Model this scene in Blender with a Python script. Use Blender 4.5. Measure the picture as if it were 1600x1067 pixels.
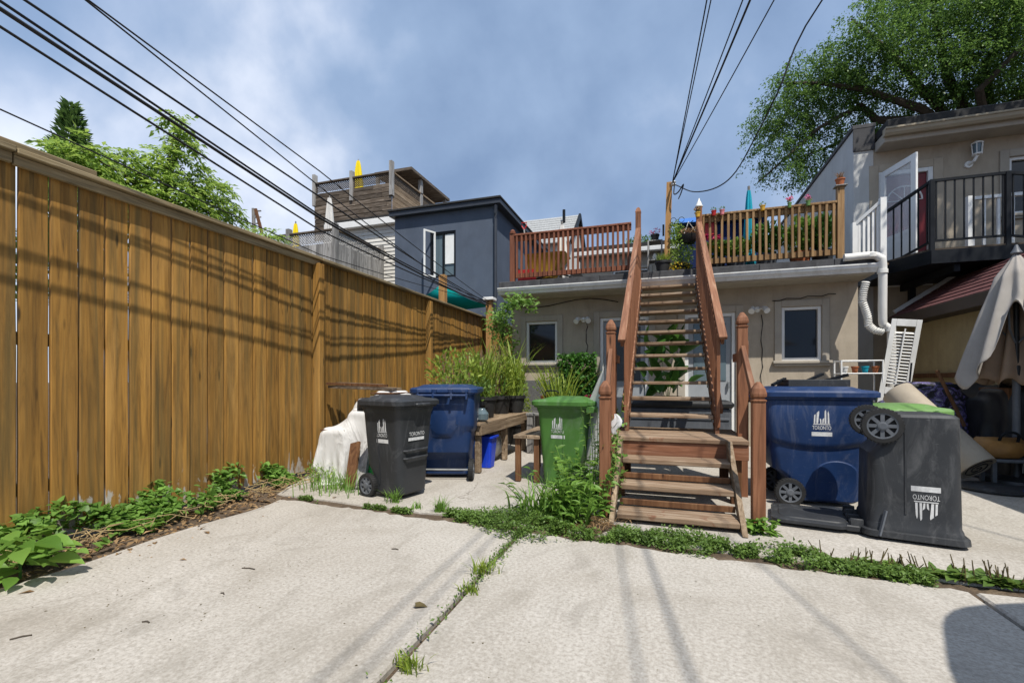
import bpy, bmesh, math, random
import numpy as np
from mathutils import Vector, Matrix, Euler
R = math.radians
rnd = random.Random(7)
npr = np.random.default_rng(11)
for o in list(bpy.data.objects): bpy.data.objects.remove(o)
scene = bpy.context.scene
C = scene.collection

# ------------------------------------------------------------------ camera
YAW = R(18.25); F = 720.0; HOR = 595.0; EYE = 1.15
cam_d = bpy.data.cameras.new('camera'); cam = bpy.data.objects.new('camera', cam_d); C.objects.link(cam)
cam.location = (0, 0, EYE); cam.rotation_euler = (R(90), 0, YAW)
cam_d.sensor_width = 36; cam_d.lens = 36*F/1600; cam_d.shift_y = (HOR-533.5)/1600
cam_d.clip_start = 0.05; cam_d.clip_end = 2000
scene.camera = cam

# ------------------------------------------------------------------ world, sun, exposure
SUN = Vector((0.30, -0.42, 0.856)).normalized()
SUN_EL = math.asin(SUN.z); SUN_AZ = math.atan2(SUN.x, SUN.y)
w = bpy.data.worlds.new('World'); scene.world = w; w.use_nodes = True
nt = w.node_tree; nt.nodes.clear(); N = nt.nodes.new; L = nt.links.new
out = N('ShaderNodeOutputWorld'); bg = N('ShaderNodeBackground'); bg.inputs['Strength'].default_value = 0.15
sky = N('ShaderNodeTexSky'); sky.sky_type = 'NISHITA'; sky.sun_disc = False
sky.sun_elevation = SUN_EL; sky.sun_rotation = SUN_AZ
tc = N('ShaderNodeTexCoord'); sep = N('ShaderNodeSeparateXYZ'); L(tc.outputs['Generated'], sep.inputs[0])
def wm(op, a, b=None):
    n = N('ShaderNodeMath'); n.operation = op
    for i, s in enumerate((a, b)):
        if s is None: continue
        if isinstance(s, (int, float)): n.inputs[i].default_value = s
        else: L(s, n.inputs[i])
    return n.outputs[0]
zz = wm('ADD', wm('MAXIMUM', sep.outputs['Z'], 0.0), 1.1)
cmb = N('ShaderNodeCombineXYZ'); L(wm('DIVIDE', sep.outputs['X'], zz), cmb.inputs[0]); L(wm('DIVIDE', sep.outputs['Y'], zz), cmb.inputs[1])
cmb.inputs[2].default_value = 14.6
def wnoise(scale, detail, rough, dist):
    n = N('ShaderNodeTexNoise'); n.inputs['Scale'].default_value = scale; n.inputs['Detail'].default_value = detail
    n.inputs['Roughness'].default_value = rough; n.inputs['Distortion'].default_value = dist; L(cmb.outputs[0], n.inputs['Vector']); return n.outputs['Fac']
def wramp(fac, stops):
    r = N('ShaderNodeValToRGB'); L(fac, r.inputs[0]); e = r.color_ramp.elements
    while len(e) < len(stops): e.new(0.5)
    for k, (p, c) in enumerate(stops): e[k].position = p; e[k].color = (*c, 1)
    return r.outputs[0]
cover = wramp(wnoise(2.2, 6, 0.5, 0.1), [(0.30, (.55, .55, .55)), (0.52, (1, 1, 1))])
ccol = wramp(wnoise(4.0, 9, 0.50, 0.1), [(0.33, (1.1, 1.62, 2.6)), (0.46, (1.55, 2.15, 3.2)), (0.54, (2.25, 2.8, 3.8)), (0.61, (3.4, 3.8, 4.6)), (0.70, (4.6, 4.85, 5.3))])
mx = N('ShaderNodeMix'); mx.data_type = 'RGBA'; L(cover, mx.inputs['Factor']); L(sky.outputs[0], mx.inputs['A']); L(ccol, mx.inputs['B'])
L(mx.outputs['Result'], bg.inputs['Color']); L(bg.outputs[0], out.inputs[0])

sun_d = bpy.data.lights.new('sun', 'SUN'); sun = bpy.data.objects.new('sun', sun_d); C.objects.link(sun)
sun_d.energy = 3.8; sun_d.angle = R(0.5); sun_d.color = (1, 0.95, 0.87)
sun.rotation_euler = (-SUN).to_track_quat('-Z', 'Y').to_euler(); sun.location = SUN*40
vs = scene.view_settings; vs.view_transform = 'Standard'; vs.look = 'None'; vs.gamma = 1; vs.use_curve_mapping = False
vs.exposure = 0.52
scene.render.engine = 'CYCLES'; scene.render.resolution_x = 1024; scene.render.resolution_y = 682

# ------------------------------------------------------------------ photo pixel -> direction, distance from what is touched
CY, SY = math.cos(YAW), math.sin(YAW)
def ray(px, py):
    r = (px-800)/F
    return Vector((r*CY-SY, r*SY+CY, (HOR-py)/F))
def gp(px, py, z=0.0):
    d = ray(px, py); t = (z-EYE)/d.z; return Vector((0, 0, EYE))+d*t
def yp(px, py, Y):
    d = ray(px, py); return Vector((0, 0, EYE))+d*(Y/d.y)
def xp(px, py, X):
    d = ray(px, py); return Vector((0, 0, EYE))+d*(X/d.x)

# ------------------------------------------------------------------ materials
MATS = {}
class NT:
    def __init__(s, name):
        m = bpy.data.materials.new(name); m.use_nodes = True; s.m = m; s.t = m.node_tree
        s.b = s.t.nodes['Principled BSDF']; s.o = s.t.nodes['Material Output']; MATS[name] = m
    def n(s, ty, **kw):
        x = s.t.nodes.new(ty)
        for k, v in kw.items(): setattr(x, k, v)
        return x
    def l(s, a, b): s.t.links.new(a, b)
    def coord(s, scale=(1, 1, 1), rand=True, out='Object'):
        tc = s.n('ShaderNodeTexCoord'); mp = s.n('ShaderNodeMapping'); mp.inputs['Scale'].default_value = scale
        if rand:
            oi = s.n('ShaderNodeObjectInfo'); mu = s.n('ShaderNodeMath', operation='MULTIPLY'); mu.inputs[1].default_value = 57
            s.l(oi.outputs['Random'], mu.inputs[0]); va = s.n('ShaderNodeVectorMath', operation='ADD')
            s.l(tc.outputs[out], va.inputs[0]); s.l(mu.outputs[0], va.inputs[1]); s.l(va.outputs[0], mp.inputs[0])
        else: s.l(tc.outputs[out], mp.inputs[0])
        return mp.outputs[0]
    def noise(s, co, scale, detail=4, rough=0.55, dist=0.0):
        x = s.n('ShaderNodeTexNoise'); s.l(co, x.inputs['Vector'])
        for k, v in (('Scale', scale), ('Detail', detail), ('Roughness', rough), ('Distortion', dist)): x.inputs[k].default_value = v
        return x.outputs['Fac']
    def ramp(s, fac, stops):
        r = s.n('ShaderNodeValToRGB'); s.l(fac, r.inputs[0]); e = r.color_ramp.elements
        while len(e) < len(stops): e.new(0.5)
        for k, (p, c) in enumerate(stops):
            if isinstance(c, (int, float)): c = (c, c, c)
            e[k].position = p; e[k].color = (*c, 1)
        return r.outputs[0]
    def mix(s, fac, a, b, mode='MIX'):
        x = s.n('ShaderNodeMix', data_type='RGBA', blend_type=mode)
        for k, v in (('Factor', fac), ('A', a), ('B', b)):
            i = x.inputs[k] if k == 'Factor' else [q for q in x.inputs if q.name == k and q.type == 'RGBA'][0]
            if isinstance(v, (int, float)): i.default_value = v
            elif isinstance(v, tuple): i.default_value = (*v, 1)
            else: s.l(v, i)
        return x.outputs['Result'] if False else [q for q in x.outputs if q.type == 'RGBA'][0]
    def bump(s, h, strength=0.3, dist=0.01):
        b = s.n('ShaderNodeBump'); b.inputs['Strength'].default_value = strength; b.inputs['Distance'].default_value = dist
        s.l(h, b.inputs['Height']); s.l(b.outputs[0], s.b.inputs['Normal'])
    def vary(s, col, amt=0.3):
        oi = s.n('ShaderNodeObjectInfo'); mr = s.n('ShaderNodeMapRange'); s.l(oi.outputs['Random'], mr.inputs[0])
        mr.inputs[3].default_value = 1-amt; mr.inputs[4].default_value = 1+amt*0.8
        hs = s.n('ShaderNodeHueSaturation'); s.l(mr.outputs[0], hs.inputs['Value']); s.l(col, hs.inputs['Color']); return hs.outputs[0]

def wood(name, dark, mid, light, axis='z', rough=0.75, vary=0.18, patch=None, knots=True, peel=False):
    t = NT(name); sc = {'x': (1.0, 16, 16), 'y': (16, 1.0, 16), 'z': (16, 16, 1.0)}[axis]
    g = t.noise(t.coord(sc), 1.6, 6, 0.62, 1.0)
    col = t.ramp(g, [(0.28, dark), (0.5, mid), (0.74, light)])
    sc2 = {'x': (.5, 5, 5), 'y': (5, .5, 5), 'z': (5, 5, .5)}[axis]
    b = t.noise(t.coord(sc2), 1.5, 4, 0.6, .4)
    col = t.mix(t.ramp(b, [(0.4, 0.0), (0.75, 0.6)]), col, dark)
    if knots:
        v = t.n('ShaderNodeTexVoronoi'); sk = {'x': (1.3, 7, 7), 'y': (7, 1.3, 7), 'z': (7, 7, 1.3)}[axis]
        tcn = t.coord(tuple(q*.7 for q in sk)); t.l(tcn, v.inputs['Vector']); v.inputs['Scale'].default_value = 1.6
        k = t.ramp(v.outputs['Distance'], [(0.05, 1.0), (0.11, 0.0)])
        col = t.mix(k, col, tuple(q*.45 for q in dark))
    if patch:
        p = t.noise(t.coord((5, 5, 2)), 1.3, 6, 0.7, 1.2)
        col = t.mix(t.ramp(p, [(0.60, 0.0), (0.70, 0.85)]), col, patch)
    if peel:                                  # grey bare wood where the stain has worn off near the ground, darker weather streaks
        s5 = t.noise(t.coord((9, 9, .22)), 1.4, 5, .6, .3); col = t.mix(t.ramp(s5, [(0.47, 0.0), (0.64, .72)]), col, (0.105, 0.078, 0.030)); s6 = t.noise(t.coord((3, 3, .5)), 1.1, 6, .65, .5); col = t.mix(t.ramp(s6, [(0.50, 0.0), (0.72, .55)]), col, (0.44, 0.25, 0.075))
        tcp = t.n('ShaderNodeTexCoord'); sx_ = t.n('ShaderNodeSeparateXYZ'); t.l(tcp.outputs['Object'], sx_.inputs[0])
        mr = t.n('ShaderNodeMapRange'); t.l(sx_.outputs['Z'], mr.inputs[0]); mr.inputs[1].default_value = -1.32; mr.inputs[2].default_value = -.72; mr.inputs[3].default_value = .20; mr.inputs[4].default_value = -.22
        pn = t.noise(t.coord((7, 7, 2.2)), 1.5, 5, .6, .8); ad = t.n('ShaderNodeMath', operation='ADD'); t.l(pn, ad.inputs[0]); t.l(mr.outputs[0], ad.inputs[1])
        col = t.mix(t.ramp(ad.outputs[0], [(0.66, 0.0), (0.71, .9)]), col, (0.42, 0.39, 0.35))
    t.l(t.vary(col, vary), t.b.inputs['Base Color']); t.b.inputs['Roughness'].default_value = rough
    t.b.inputs['Specular IOR Level'].default_value = 0.25
    t.bump(g, 0.35, 0.006); return t.m

def plain(name, col, rough=0.5, var=0.12, scale=9, bump=0.0, bscale=200, metal=0.0, dirt=None, spec=0.4):
    t = NT(name); n = t.noise(t.coord(), scale, 5, 0.6, .3)
    lo = tuple(q*(1-var*1.6) for q in col); hi = tuple(min(1, q*(1+var)) for q in col)
    c = t.ramp(n, [(0.3, lo), (0.7, hi)])
    if dirt:
        d = t.noise(t.coord((1.8, 1.8, .4)), 2.3, 8, 0.7, .8)
        c = t.mix(t.ramp(d, [(0.48, 0.0), (0.74, dirt[1])]), c, dirt[0])
    t.l(c, t.b.inputs['Base Color']); t.b.inputs['Metallic'].default_value = metal
    t.b.inputs['Specular IOR Level'].default_value = spec
    t.l(t.ramp(n, [(0.2, max(0.02, rough-.08)), (0.8, min(1, rough+.1))]), t.b.inputs['Roughness'])
    if bump: t.bump(t.noise(t.coord(), bscale, 4, 0.6), bump, 0.004)
    return t.m

def plastic(name, col, rough=0.42):
    t = NT(name); co = t.coord((1, 1, .35))
    n = t.noise(t.coord(), 3, 5, .6)
    c = t.ramp(n, [(0.3, tuple(q*.78 for q in col)), (0.7, tuple(q*1.15 for q in col))])
    dust = t.noise(co, 5, 8, .72, 1.2); dusty = tuple(q*.55+.2 for q in col)
    c = t.mix(t.ramp(dust, [(0.52, 0.0), (0.78, 0.4)]), c, dusty)
    scr = t.noise(t.coord((2.5, 2.5, 30)), 4, 3, .5, 2.2)
    c = t.mix(t.ramp(scr, [(0.70, 0.0), (0.74, 0.28)]), c, tuple(q*.5+.3 for q in col))
    t.l(c, t.b.inputs['Base Color'])
    t.l(t.ramp(dust, [(0.3, rough-.08), (0.8, rough+.25)]), t.b.inputs['Roughness'])
    t.b.inputs['Specular IOR Level'].default_value = 0.35
    t.bump(t.noise(t.coord(), 220, 2), .08, .002); return t.m

def leaf(name, c1, c2, trans=0.35, rough=0.45):
    t = NT(name); g = t.n('ShaderNodeNewGeometry')
    col = t.ramp(g.outputs['Random Per Island'], [(0.0, c1), (0.8, c2), (1.0, tuple(min(1, q*1.35) for q in c2))])
    n = t.noise(t.coord((1, 1, 1)), 2.2, 3); col = t.mix(t.ramp(n, [(0.4, 0.0), (0.7, .45)]), col, c1)
    t.l(col, t.b.inputs['Base Color']); t.b.inputs['Roughness'].default_value = rough; t.b.inputs['Specular IOR Level'].default_value = .3
    tr = t.n('ShaderNodeBsdfTranslucent'); br = t.n('ShaderNodeHueSaturation'); br.inputs['Value'].default_value = 1.5; br.inputs['Hue'].default_value = .485
    t.l(col, br.inputs['Color']); t.l(br.outputs[0], tr.inputs['Color'])
    ms = t.n('ShaderNodeMixShader'); ms.inputs[0].default_value = trans
    t.l(t.b.outputs[0], ms.inputs[1]); t.l(tr.outputs[0], ms.inputs[2]); t.l(ms.outputs[0], t.o.inputs[0]); return t.m

def glass(name, col=(0.02, 0.025, 0.03)):
    t = NT(name); t.b.inputs['Base Color'].default_value = (*col, 1); t.b.inputs['Roughness'].default_value = .06
    t.b.inputs['Specular IOR Level'].default_value = .6
    t.bump(t.noise(t.coord(), 1.5, 2), .05, .02); return t.m

# ------------------------------------------------------------------ mesh builder
class MB:
    def __init__(s): s.v = []; s.f = []
    def add(s, vs, fs):
        b = len(s.v); s.v += [tuple(q) for q in vs]; s.f += [tuple(b+i for i in f) for f in fs]; return s
    def box(s, x0, x1, y0, y1, z0, z1, b=0.0):
        X, Y, Z = (x0, x1), (y0, y1), (z0, z1)
        if b <= 0:
            vs = [(X[i], Y[j], Z[k]) for i in (0, 1) for j in (0, 1) for k in (0, 1)]
            return s.add(vs, [(0, 1, 3, 2), (4, 6, 7, 5), (0, 4, 5, 1), (2, 3, 7, 6), (0, 2, 6, 4), (1, 5, 7, 3)])
        b = min(b, (x1-x0)*.45, (y1-y0)*.45, (z1-z0)*.45)
        vs = []; idx = {}
        for i in (0, 1):
            for j in (0, 1):
                for k in (0, 1):
                    sx, sy, sz = (1 if i == 0 else -1), (1 if j == 0 else -1), (1 if k == 0 else -1)
                    for a in range(3):
                        p = [X[i], Y[j], Z[k]]; q = [sx*b, sy*b, sz*b]; q[a] = 0
                        idx[(i, j, k, a)] = len(vs); vs.append((p[0]+q[0], p[1]+q[1], p[2]+q[2]))
        fs = []
        for i in (0, 1): fs.append([idx[(i, 0, 0, 0)], idx[(i, 1, 0, 0)], idx[(i, 1, 1, 0)], idx[(i, 0, 1, 0)]][::(-1 if i == 0 else 1)])
        for j in (0, 1): fs.append([idx[(0, j, 0, 1)], idx[(1, j, 0, 1)], idx[(1, j, 1, 1)], idx[(0, j, 1, 1)]][::(1 if j == 0 else -1)])
        for k in (0, 1): fs.append([idx[(0, 0, k, 2)], idx[(1, 0, k, 2)], idx[(1, 1, k, 2)], idx[(0, 1, k, 2)]][::(-1 if k == 0 else 1)])
        for i in (0, 1):
            for j in (0, 1): fs.append([idx[(i, j, 0, 0)], idx[(i, j, 1, 0)], idx[(i, j, 1, 1)], idx[(i, j, 0, 1)]])
            for k in (0, 1): fs.append([idx[(i, 0, k, 0)], idx[(i, 1, k, 0)], idx[(i, 1, k, 2)], idx[(i, 0, k, 2)]])
        for j in (0, 1):
            for k in (0, 1): fs.append([idx[(0, j, k, 1)], idx[(1, j, k, 1)], idx[(1, j, k, 2)], idx[(0, j, k, 2)]])
        for i in (0, 1):
            for j in (0, 1):
                for k in (0, 1): fs.append([idx[(i, j, k, a)] for a in range(3)])
        return s.add(vs, fs)
    def bar(s, p0, p1, w, h, up=(0, 0, 1)):
        p0, p1 = Vector(p0), Vector(p1); d = (p1-p0).normalized(); u = Vector(up)
        sd = d.cross(u)
        if sd.length < 1e-4: sd = d.cross(Vector((1, 0, 0)))
        sd.normalize(); u = sd.cross(d).normalized(); vs = []
        for p in (p0, p1):
            for a, b in ((-1, -1), (1, -1), (1, 1), (-1, 1)): vs.append(p+sd*(a*w/2)+u*(b*h/2))
        return s.add(vs, [(3, 2, 1, 0), (4, 5, 6, 7), (0, 1, 5, 4), (1, 2, 6, 5), (2, 3, 7, 6), (3, 0, 4, 7)])
    def loft(s, rings, cap0=True, cap1=True, closed=True):
        n = len(rings[0]); vs = [p for r in rings for p in r]; fs = []
        for k in range(len(rings)-1):
            for i in range(n if closed else n-1):
                j = (i+1) % n; fs.append((k*n+i, k*n+j, (k+1)*n+j, (k+1)*n+i))
        if cap0: fs.append(tuple(range(n))[::-1])
        if cap1: fs.append(tuple((len(rings)-1)*n+i for i in range(n)))
        return s.add(vs, fs)
    def tube(s, pts, r, n=8):
        pts = [Vector(p) for p in pts]; rings = []
        rr = r if isinstance(r, (list, tuple)) else [r]*len(pts)
        ref = Vector((0, 0, 1))
        for k, p in enumerate(pts):
            d = (pts[min(k+1, len(pts)-1)]-pts[max(k-1, 0)]).normalized()
            a = d.cross(ref)
            if a.length < 0.05: a = d.cross(Vector((1, 0, 0)))
            a.normalize(); b = d.cross(a)
            rings.append([p+(a*math.cos(q)+b*math.sin(q))*rr[k] for q in (2*math.pi*i/n for i in range(n))])
        return s.loft(rings)
    def lathe(s, prof, n=20, c=(0, 0, 0), axis='z'):
        rings = []
        for r, h in prof:
            ring = []
            for i in range(n):
                q = 2*math.pi*i/n; a, b = r*math.cos(q), r*math.sin(q)
                p = {'z': (a, b, h), 'y': (a, h, b), 'x': (h, a, b)}[axis]
                ring.append((p[0]+c[0], p[1]+c[1], p[2]+c[2]))
            rings.append(ring)
        return s.loft(rings)
    def prism(s, poly, a0, a1, axis='y'):
        f = {'y': lambda p, a: (p[0], a, p[1]), 'x': lambda p, a: (a, p[0], p[1]), 'z': lambda p, a: (p[0], p[1], a)}[axis]
        return s.loft([[f(p, a0) for p in poly], [f(p, a1) for p in poly]])
    def build(s, name, mat, parent=None, world=True, smooth=False, center=True):
        V = np.array(s.v, dtype=float); c = (V.min(0)+V.max(0))/2 if center else np.zeros(3)
        me = bpy.data.meshes.new(name); me.from_pydata((V-c).tolist(), [], s.f); me.validate()
        bm = bmesh.new(); bm.from_mesh(me); bmesh.ops.recalc_face_normals(bm, faces=bm.faces); bm.to_mesh(me); bm.free()
        if smooth: me.shade_smooth(); me.set_sharp_from_angle(angle=R(smooth if smooth is not True else 38))
        return link(name, me, mat, parent, Vector(c), world)
def catmull(pts, n=6):
    pts = [Vector(p) for p in pts]; q = [pts[0]*2-pts[1]]+pts+[pts[-1]*2-pts[-2]]; o = []
    for i in range(1, len(q)-2):
        a, b, c, d = q[i-1:i+3]
        for k in range(n):
            t = k/n; o.append(.5*((2*b)+(c-a)*t+(2*a-5*b+4*c-d)*t*t+(3*b-a-3*c+d)*t**3))
    return o+[pts[-1]]
def rbar(name, mat, parent, p0, p1, w, h, b=.004):
    """a bar laid along its own local Y, so the grain follows its length"""
    p0, p1 = Vector(p0), Vector(p1); d = p1-p0; ln = d.length; d.normalize()
    o = MB().box(-w/2, w/2, -ln/2, ln/2, -h/2, h/2, b).build(name, mat, None, center=False)
    x = d.cross(Vector((0, 0, 1))); x = x.normalized() if x.length > 1e-4 else Vector((1, 0, 0)); z = x.cross(d)
    M = Matrix((x, d, z)).transposed(); o.rotation_euler = M.to_euler(); o.location = (p0+p1)/2
    if parent: o.parent = parent; o.location = (p0+p1)/2-wloc(parent)
    return o
def cloth(name, mat, parent, c, size, res, rot, boxes, steps=110, iters=9, seed=1, xlim=(-99, 99), floor=.016, thick=.005, z0=None, pin=False, bend=.06):
    g = np.random.default_rng(seed); nx, ny = res; u = np.linspace(-.5, .5, nx)*size[0]; v = np.linspace(-.5, .5, ny)*size[1]
    U, V = np.meshgrid(u, v, indexing='ij'); ca, sa = math.cos(rot), math.sin(rot)
    P = np.stack([c[0]+U*ca-V*sa, c[1]+U*sa+V*ca, np.full_like(U, (z0 or max(b[5] for b in boxes))+.03)], -1)
    P += g.normal(size=P.shape)*np.array((.002, .002, .006)); P[..., 2] += .02*np.sin(U*9+seed)*np.sin(V*8+seed*2); Q = P.copy()
    PIN = P[-1].copy(); l0, l1 = size[0]/(nx-1), size[1]/(ny-1); ld = math.hypot(l0, l1); cons = []
    def con(a, b, l, k, st0, st1):
        for s in range(st0): cons.append((a, b, l, k, s, st0, st1))
    sl = []
    for s in (0, 1):
        sl.append((np.s_[s:nx-1:2, :], np.s_[s+1:nx:2, :], l0, .5)); sl.append((np.s_[:, s:ny-1:2], np.s_[:, s+1:ny:2], l1, .5))
        sl.append((np.s_[s:nx-1:2, :-1], np.s_[s+1:nx:2, 1:], ld, .22)); sl.append((np.s_[s:nx-1:2, 1:], np.s_[s+1:nx:2, :-1], ld, .22))
    for s in (0, 1, 2, 3): sl.append((np.s_[s:nx-2:4, :], np.s_[s+2:nx:4, :], 2*l0, bend)); sl.append((np.s_[:, s:ny-2:4], np.s_[:, s+2:ny:4], 2*l1, bend))
    for st in range(steps):
        vel = (P-Q)*.965; Q = P.copy(); P = P+vel; P[..., 2] -= .0016
        for it in range(iters):
            for A, B, l, k in sl:
                a, b = P[A], P[B]; m = min(a.shape[0], b.shape[0]); n2 = min(a.shape[1], b.shape[1]); a, b = a[:m, :n2], b[:m, :n2]
                d = b-a; ln = np.linalg.norm(d, axis=-1, keepdims=True)+1e-9; co = d*((ln-l)/ln*k); P[A][:m, :n2] += co; P[B][:m, :n2] -= co
        for x0, x1, y0, y1, z0_, z1 in boxes:
            e = .012; x, y, z = P[..., 0], P[..., 1], P[..., 2]
            ds = np.stack([x-(x0-e), (x1+e)-x, y-(y0-e), (y1+e)-y, (z1+e)-z], -1); ins = (ds > 0).all(-1); am = ds.argmin(-1)
            for k, (ax, val) in enumerate(((0, x0-e), (0, x1+e), (1, y0-e), (1, y1+e), (2, z1+e))):
                mk = ins & (am == k); P[mk, ax] = val; Q[mk] = P[mk] if k == 4 else Q[mk]*.4+P[mk]*.6
        fl = P[..., 2] < floor; P[fl, 2] = floor; Q[fl] = P[fl]
        P[..., 0] = np.clip(P[..., 0], *xlim)
        if pin: P[-1] = PIN; Q[-1] = PIN
    m = MB(); m.v = [tuple(p) for p in P.reshape(-1, 3)]; m.f = [(i*ny+j, (i+1)*ny+j, (i+1)*ny+j+1, i*ny+j+1) for i in range(nx-1) for j in range(ny-1)]
    o = m.build(name, mat, parent, smooth=180); s2 = o.modifiers.new('subdivide', 'SUBSURF'); s2.levels = s2.render_levels = 1; sm = o.modifiers.new('thick', 'SOLIDIFY'); sm.thickness = thick; return o
def wloc(o):
    l = Vector(o.location)
    while o.parent: o = o.parent; l += Vector(o.location)
    return l
def link(name, me, mat, parent=None, loc=(0, 0, 0), world=True):
    if isinstance(mat, str): mat = MATS[mat]
    if not me.materials: me.materials.append(mat)
    o = bpy.data.objects.new(name, me); C.objects.link(o); loc = Vector(loc)
    if parent:
        o.parent = parent
        if world: loc = loc-wloc(parent)
    o.location = loc; return o
def piece(o, loc, parent, rot=None):
    c = o.copy(); C.objects.link(c); c.parent = parent; c.location = Vector(loc)-wloc(parent)
    if rot: c.rotation_euler = rot
    return c
def tag(o, label=None, cat=None, group=None, kind=None):
    for k, v in (('label', label), ('category', cat), ('group', group), ('kind', kind)):
        if v: o[k] = v
    return o
def thing(name, label, cat, loc=(0, 0, 0), rz=0, group=None):
    o = bpy.data.objects.new(name, None); o.empty_display_size = .1; C.objects.link(o)
    o.location = loc; o.rotation_euler = (0, 0, rz); return tag(o, label, cat, group)
def bx(name, mat, parent, x0, x1, y0, y1, z0, z1, b=0.004, world=True):
    return MB().box(min(x0, x1), max(x0, x1), min(y0, y1), max(y0, y1), min(z0, z1), max(z0, z1), b).build(name, mat, parent, world)

# ------------------------------------------------------------------ foliage
LEAF = {'diamond': (np.array([(0, 0, 0), (-.5, .45, .05), (0, 1, -.08), (.5, .45, .05)]), [(0, 3, 2, 1)]),
        'lance': (np.array([(0, 0, 0), (-.5, .4, .1), (0, 1, -.12), (.5, .4, .1), (0, .5, 0)]), [(0, 3, 4), (3, 2, 4), (2, 1, 4), (1, 0, 4)]),
        'ovate': (np.array([(0, 0, 0), (-.30, .14, .07), (-.48, .36, .10), (-.40, .62, .06), (-.17, .86, -.03), (0, 1.02, -.14), (.17, .86, -.03), (.40, .62, .06), (.48, .36, .10), (.30, .14, .07), (0, .3, .0), (0, .66, -.02)]),
                  [(0, 9, 10), (9, 8, 10), (8, 7, 11), (8, 11, 10), (7, 6, 11), (6, 5, 11), (5, 4, 11), (4, 3, 11), (3, 2, 11), (2, 10, 11), (2, 1, 10), (1, 0, 10)]),
        'heart': (np.array([(0, .08, 0), (-.32, -.08, .08), (-.55, .22, .1), (-.3, .65, .05), (0, 1, -.1), (.3, .65, .05), (.55, .22, .1), (.32, -.08, .08), (0, .5, -.02)]),
                  [(0, 1, 8), (1, 2, 8), (2, 3, 8), (3, 4, 8), (4, 5, 8), (5, 6, 8), (6, 7, 8), (7, 0, 8)])}
def leaf_arrays(P, D, S, shape='lance', aspect=.45, up=.6):
    P = np.asarray(P, float); D = np.asarray(D, float); n = len(P)
    D = D/np.linalg.norm(D, axis=1, keepdims=True)
    U = npr.normal(size=(n, 3)); U[:, 2] = np.abs(U[:, 2])+up*2
    X = np.cross(D, U); X /= np.linalg.norm(X, axis=1, keepdims=True)+1e-9; Z = np.cross(X, D)
    T, fs = LEAF[shape]; S = np.broadcast_to(np.asarray(S, float), (n,))[:, None, None]
    V = P[:, None, :]+S*(T[None, :, 0, None]*aspect*X[:, None]+T[None, :, 1, None]*D[:, None]+T[None, :, 2, None]*Z[:, None])
    k = len(T); FA = np.concatenate([np.array([[b*k+i for i in f] for b in range(1) for f in fs])+b*k for b in range(n)]) if n else np.zeros((0, 3), int)
    return V.reshape(-1, 3), FA
def raw_mesh(name, V, FA):
    me = bpy.data.meshes.new(name); nf, k = FA.shape
    me.vertices.add(len(V)); me.vertices.foreach_set('co', V.astype(np.float32).ravel())
    me.loops.add(nf*k); me.loops.foreach_set('vertex_index', FA.astype(np.int32).ravel())
    me.polygons.add(nf); me.polygons.foreach_set('loop_start', np.arange(0, nf*k, k, dtype=np.int32)); me.update(calc_edges=True); me.validate(); return me
def leaves(name, mat, P, D, S, shape='lance', aspect=.45, up=.6, parent=None):
    V, FA = leaf_arrays(P, D, S, shape, aspect, up); c = (V.min(0)+V.max(0))/2; c[2] = V[:, 2].min()
    return link(name, raw_mesh(name, V-c, FA), mat, parent, Vector(c))
def blade_arrays(P, H, lean, W, seg=4):
    P = np.asarray(P, float); n = len(P); H = np.broadcast_to(np.asarray(H, float), (n,)); a = npr.uniform(0, 6.283, n)
    ln = np.broadcast_to(np.asarray(lean, float), (n,))*npr.uniform(.3, 1.3, n)
    d = np.stack([np.cos(a), np.sin(a), 0*a], 1); sd = np.stack([-np.sin(a), np.cos(a), 0*a], 1); V = []
    for k in range(seg+1):
        u = k/seg; c = P+d*(ln*H*u**2)[:, None]+np.array([0, 0, 1])*(H*(u-.35*np.minimum(ln, 1.4)*u**2.2))[:, None]
        wd = W*(1-u**2)*.5+.0004; V += [c-sd*wd, c+sd*wd]
    V = np.stack(V, 1); k2 = 2*(seg+1); f = np.array([[2*k, 2*k+1, 2*k+3, 2*k+2] for k in range(seg)])
    FA = (f[None]+(np.arange(n)*k2)[:, None, None]).reshape(-1, 4); return V.reshape(-1, 3), FA
def blades(name, mat, P, H, lean=.5, W=.012, parent=None, seg=4):
    V, FA = blade_arrays(P, H, lean, W, seg); c = (V.min(0)+V.max(0))/2; c[2] = V[:, 2].min()
    return link(name, raw_mesh(name, V-c, FA), mat, parent, Vector(c))
def rdir(n, zb=0.0):
    d = npr.normal(size=(n, 3)); d[:, 2] += zb; return d
def ell(n, c, r, shell=.5):
    d = npr.normal(size=(n, 3)); d /= np.linalg.norm(d, axis=1, keepdims=True)
    q = npr.uniform(shell**3, 1, n)**(1/3); return np.array(c)+d*q[:, None]*np.array(r)
# ------------------------------------------------------------------ material library
wood('fence_wood', (0.12, 0.064, 0.018), (0.335, 0.170, 0.036), (0.47, 0.25, 0.056), 'z', .7, .2, peel=True)
wood('fence_cap_wood', (0.10, 0.082, 0.05), (0.25, 0.19, 0.105), (0.40, 0.33, 0.21), 'y', .8, .15)
wood('stair_post_wood', (0.115, 0.048, 0.024), (0.235, 0.100, 0.050), (0.32, 0.155, 0.085), 'z', .65, .14)
wood('stair_rail_wood', (0.11, 0.048, 0.026), (0.225, 0.105, 0.057), (0.36, 0.22, 0.14), 'y', .65, .12)
wood('stair_beam_wood', (0.11, 0.046, 0.026), (0.22, 0.095, 0.050), (0.33, 0.185, 0.12), 'x', .65, .12)
wood('tread_wood', (0.115, 0.065, 0.038), (0.265, 0.185, 0.12), (0.47, 0.385, 0.29), 'x', .8, .12, patch=(0.16, 0.06, 0.03))
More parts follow.
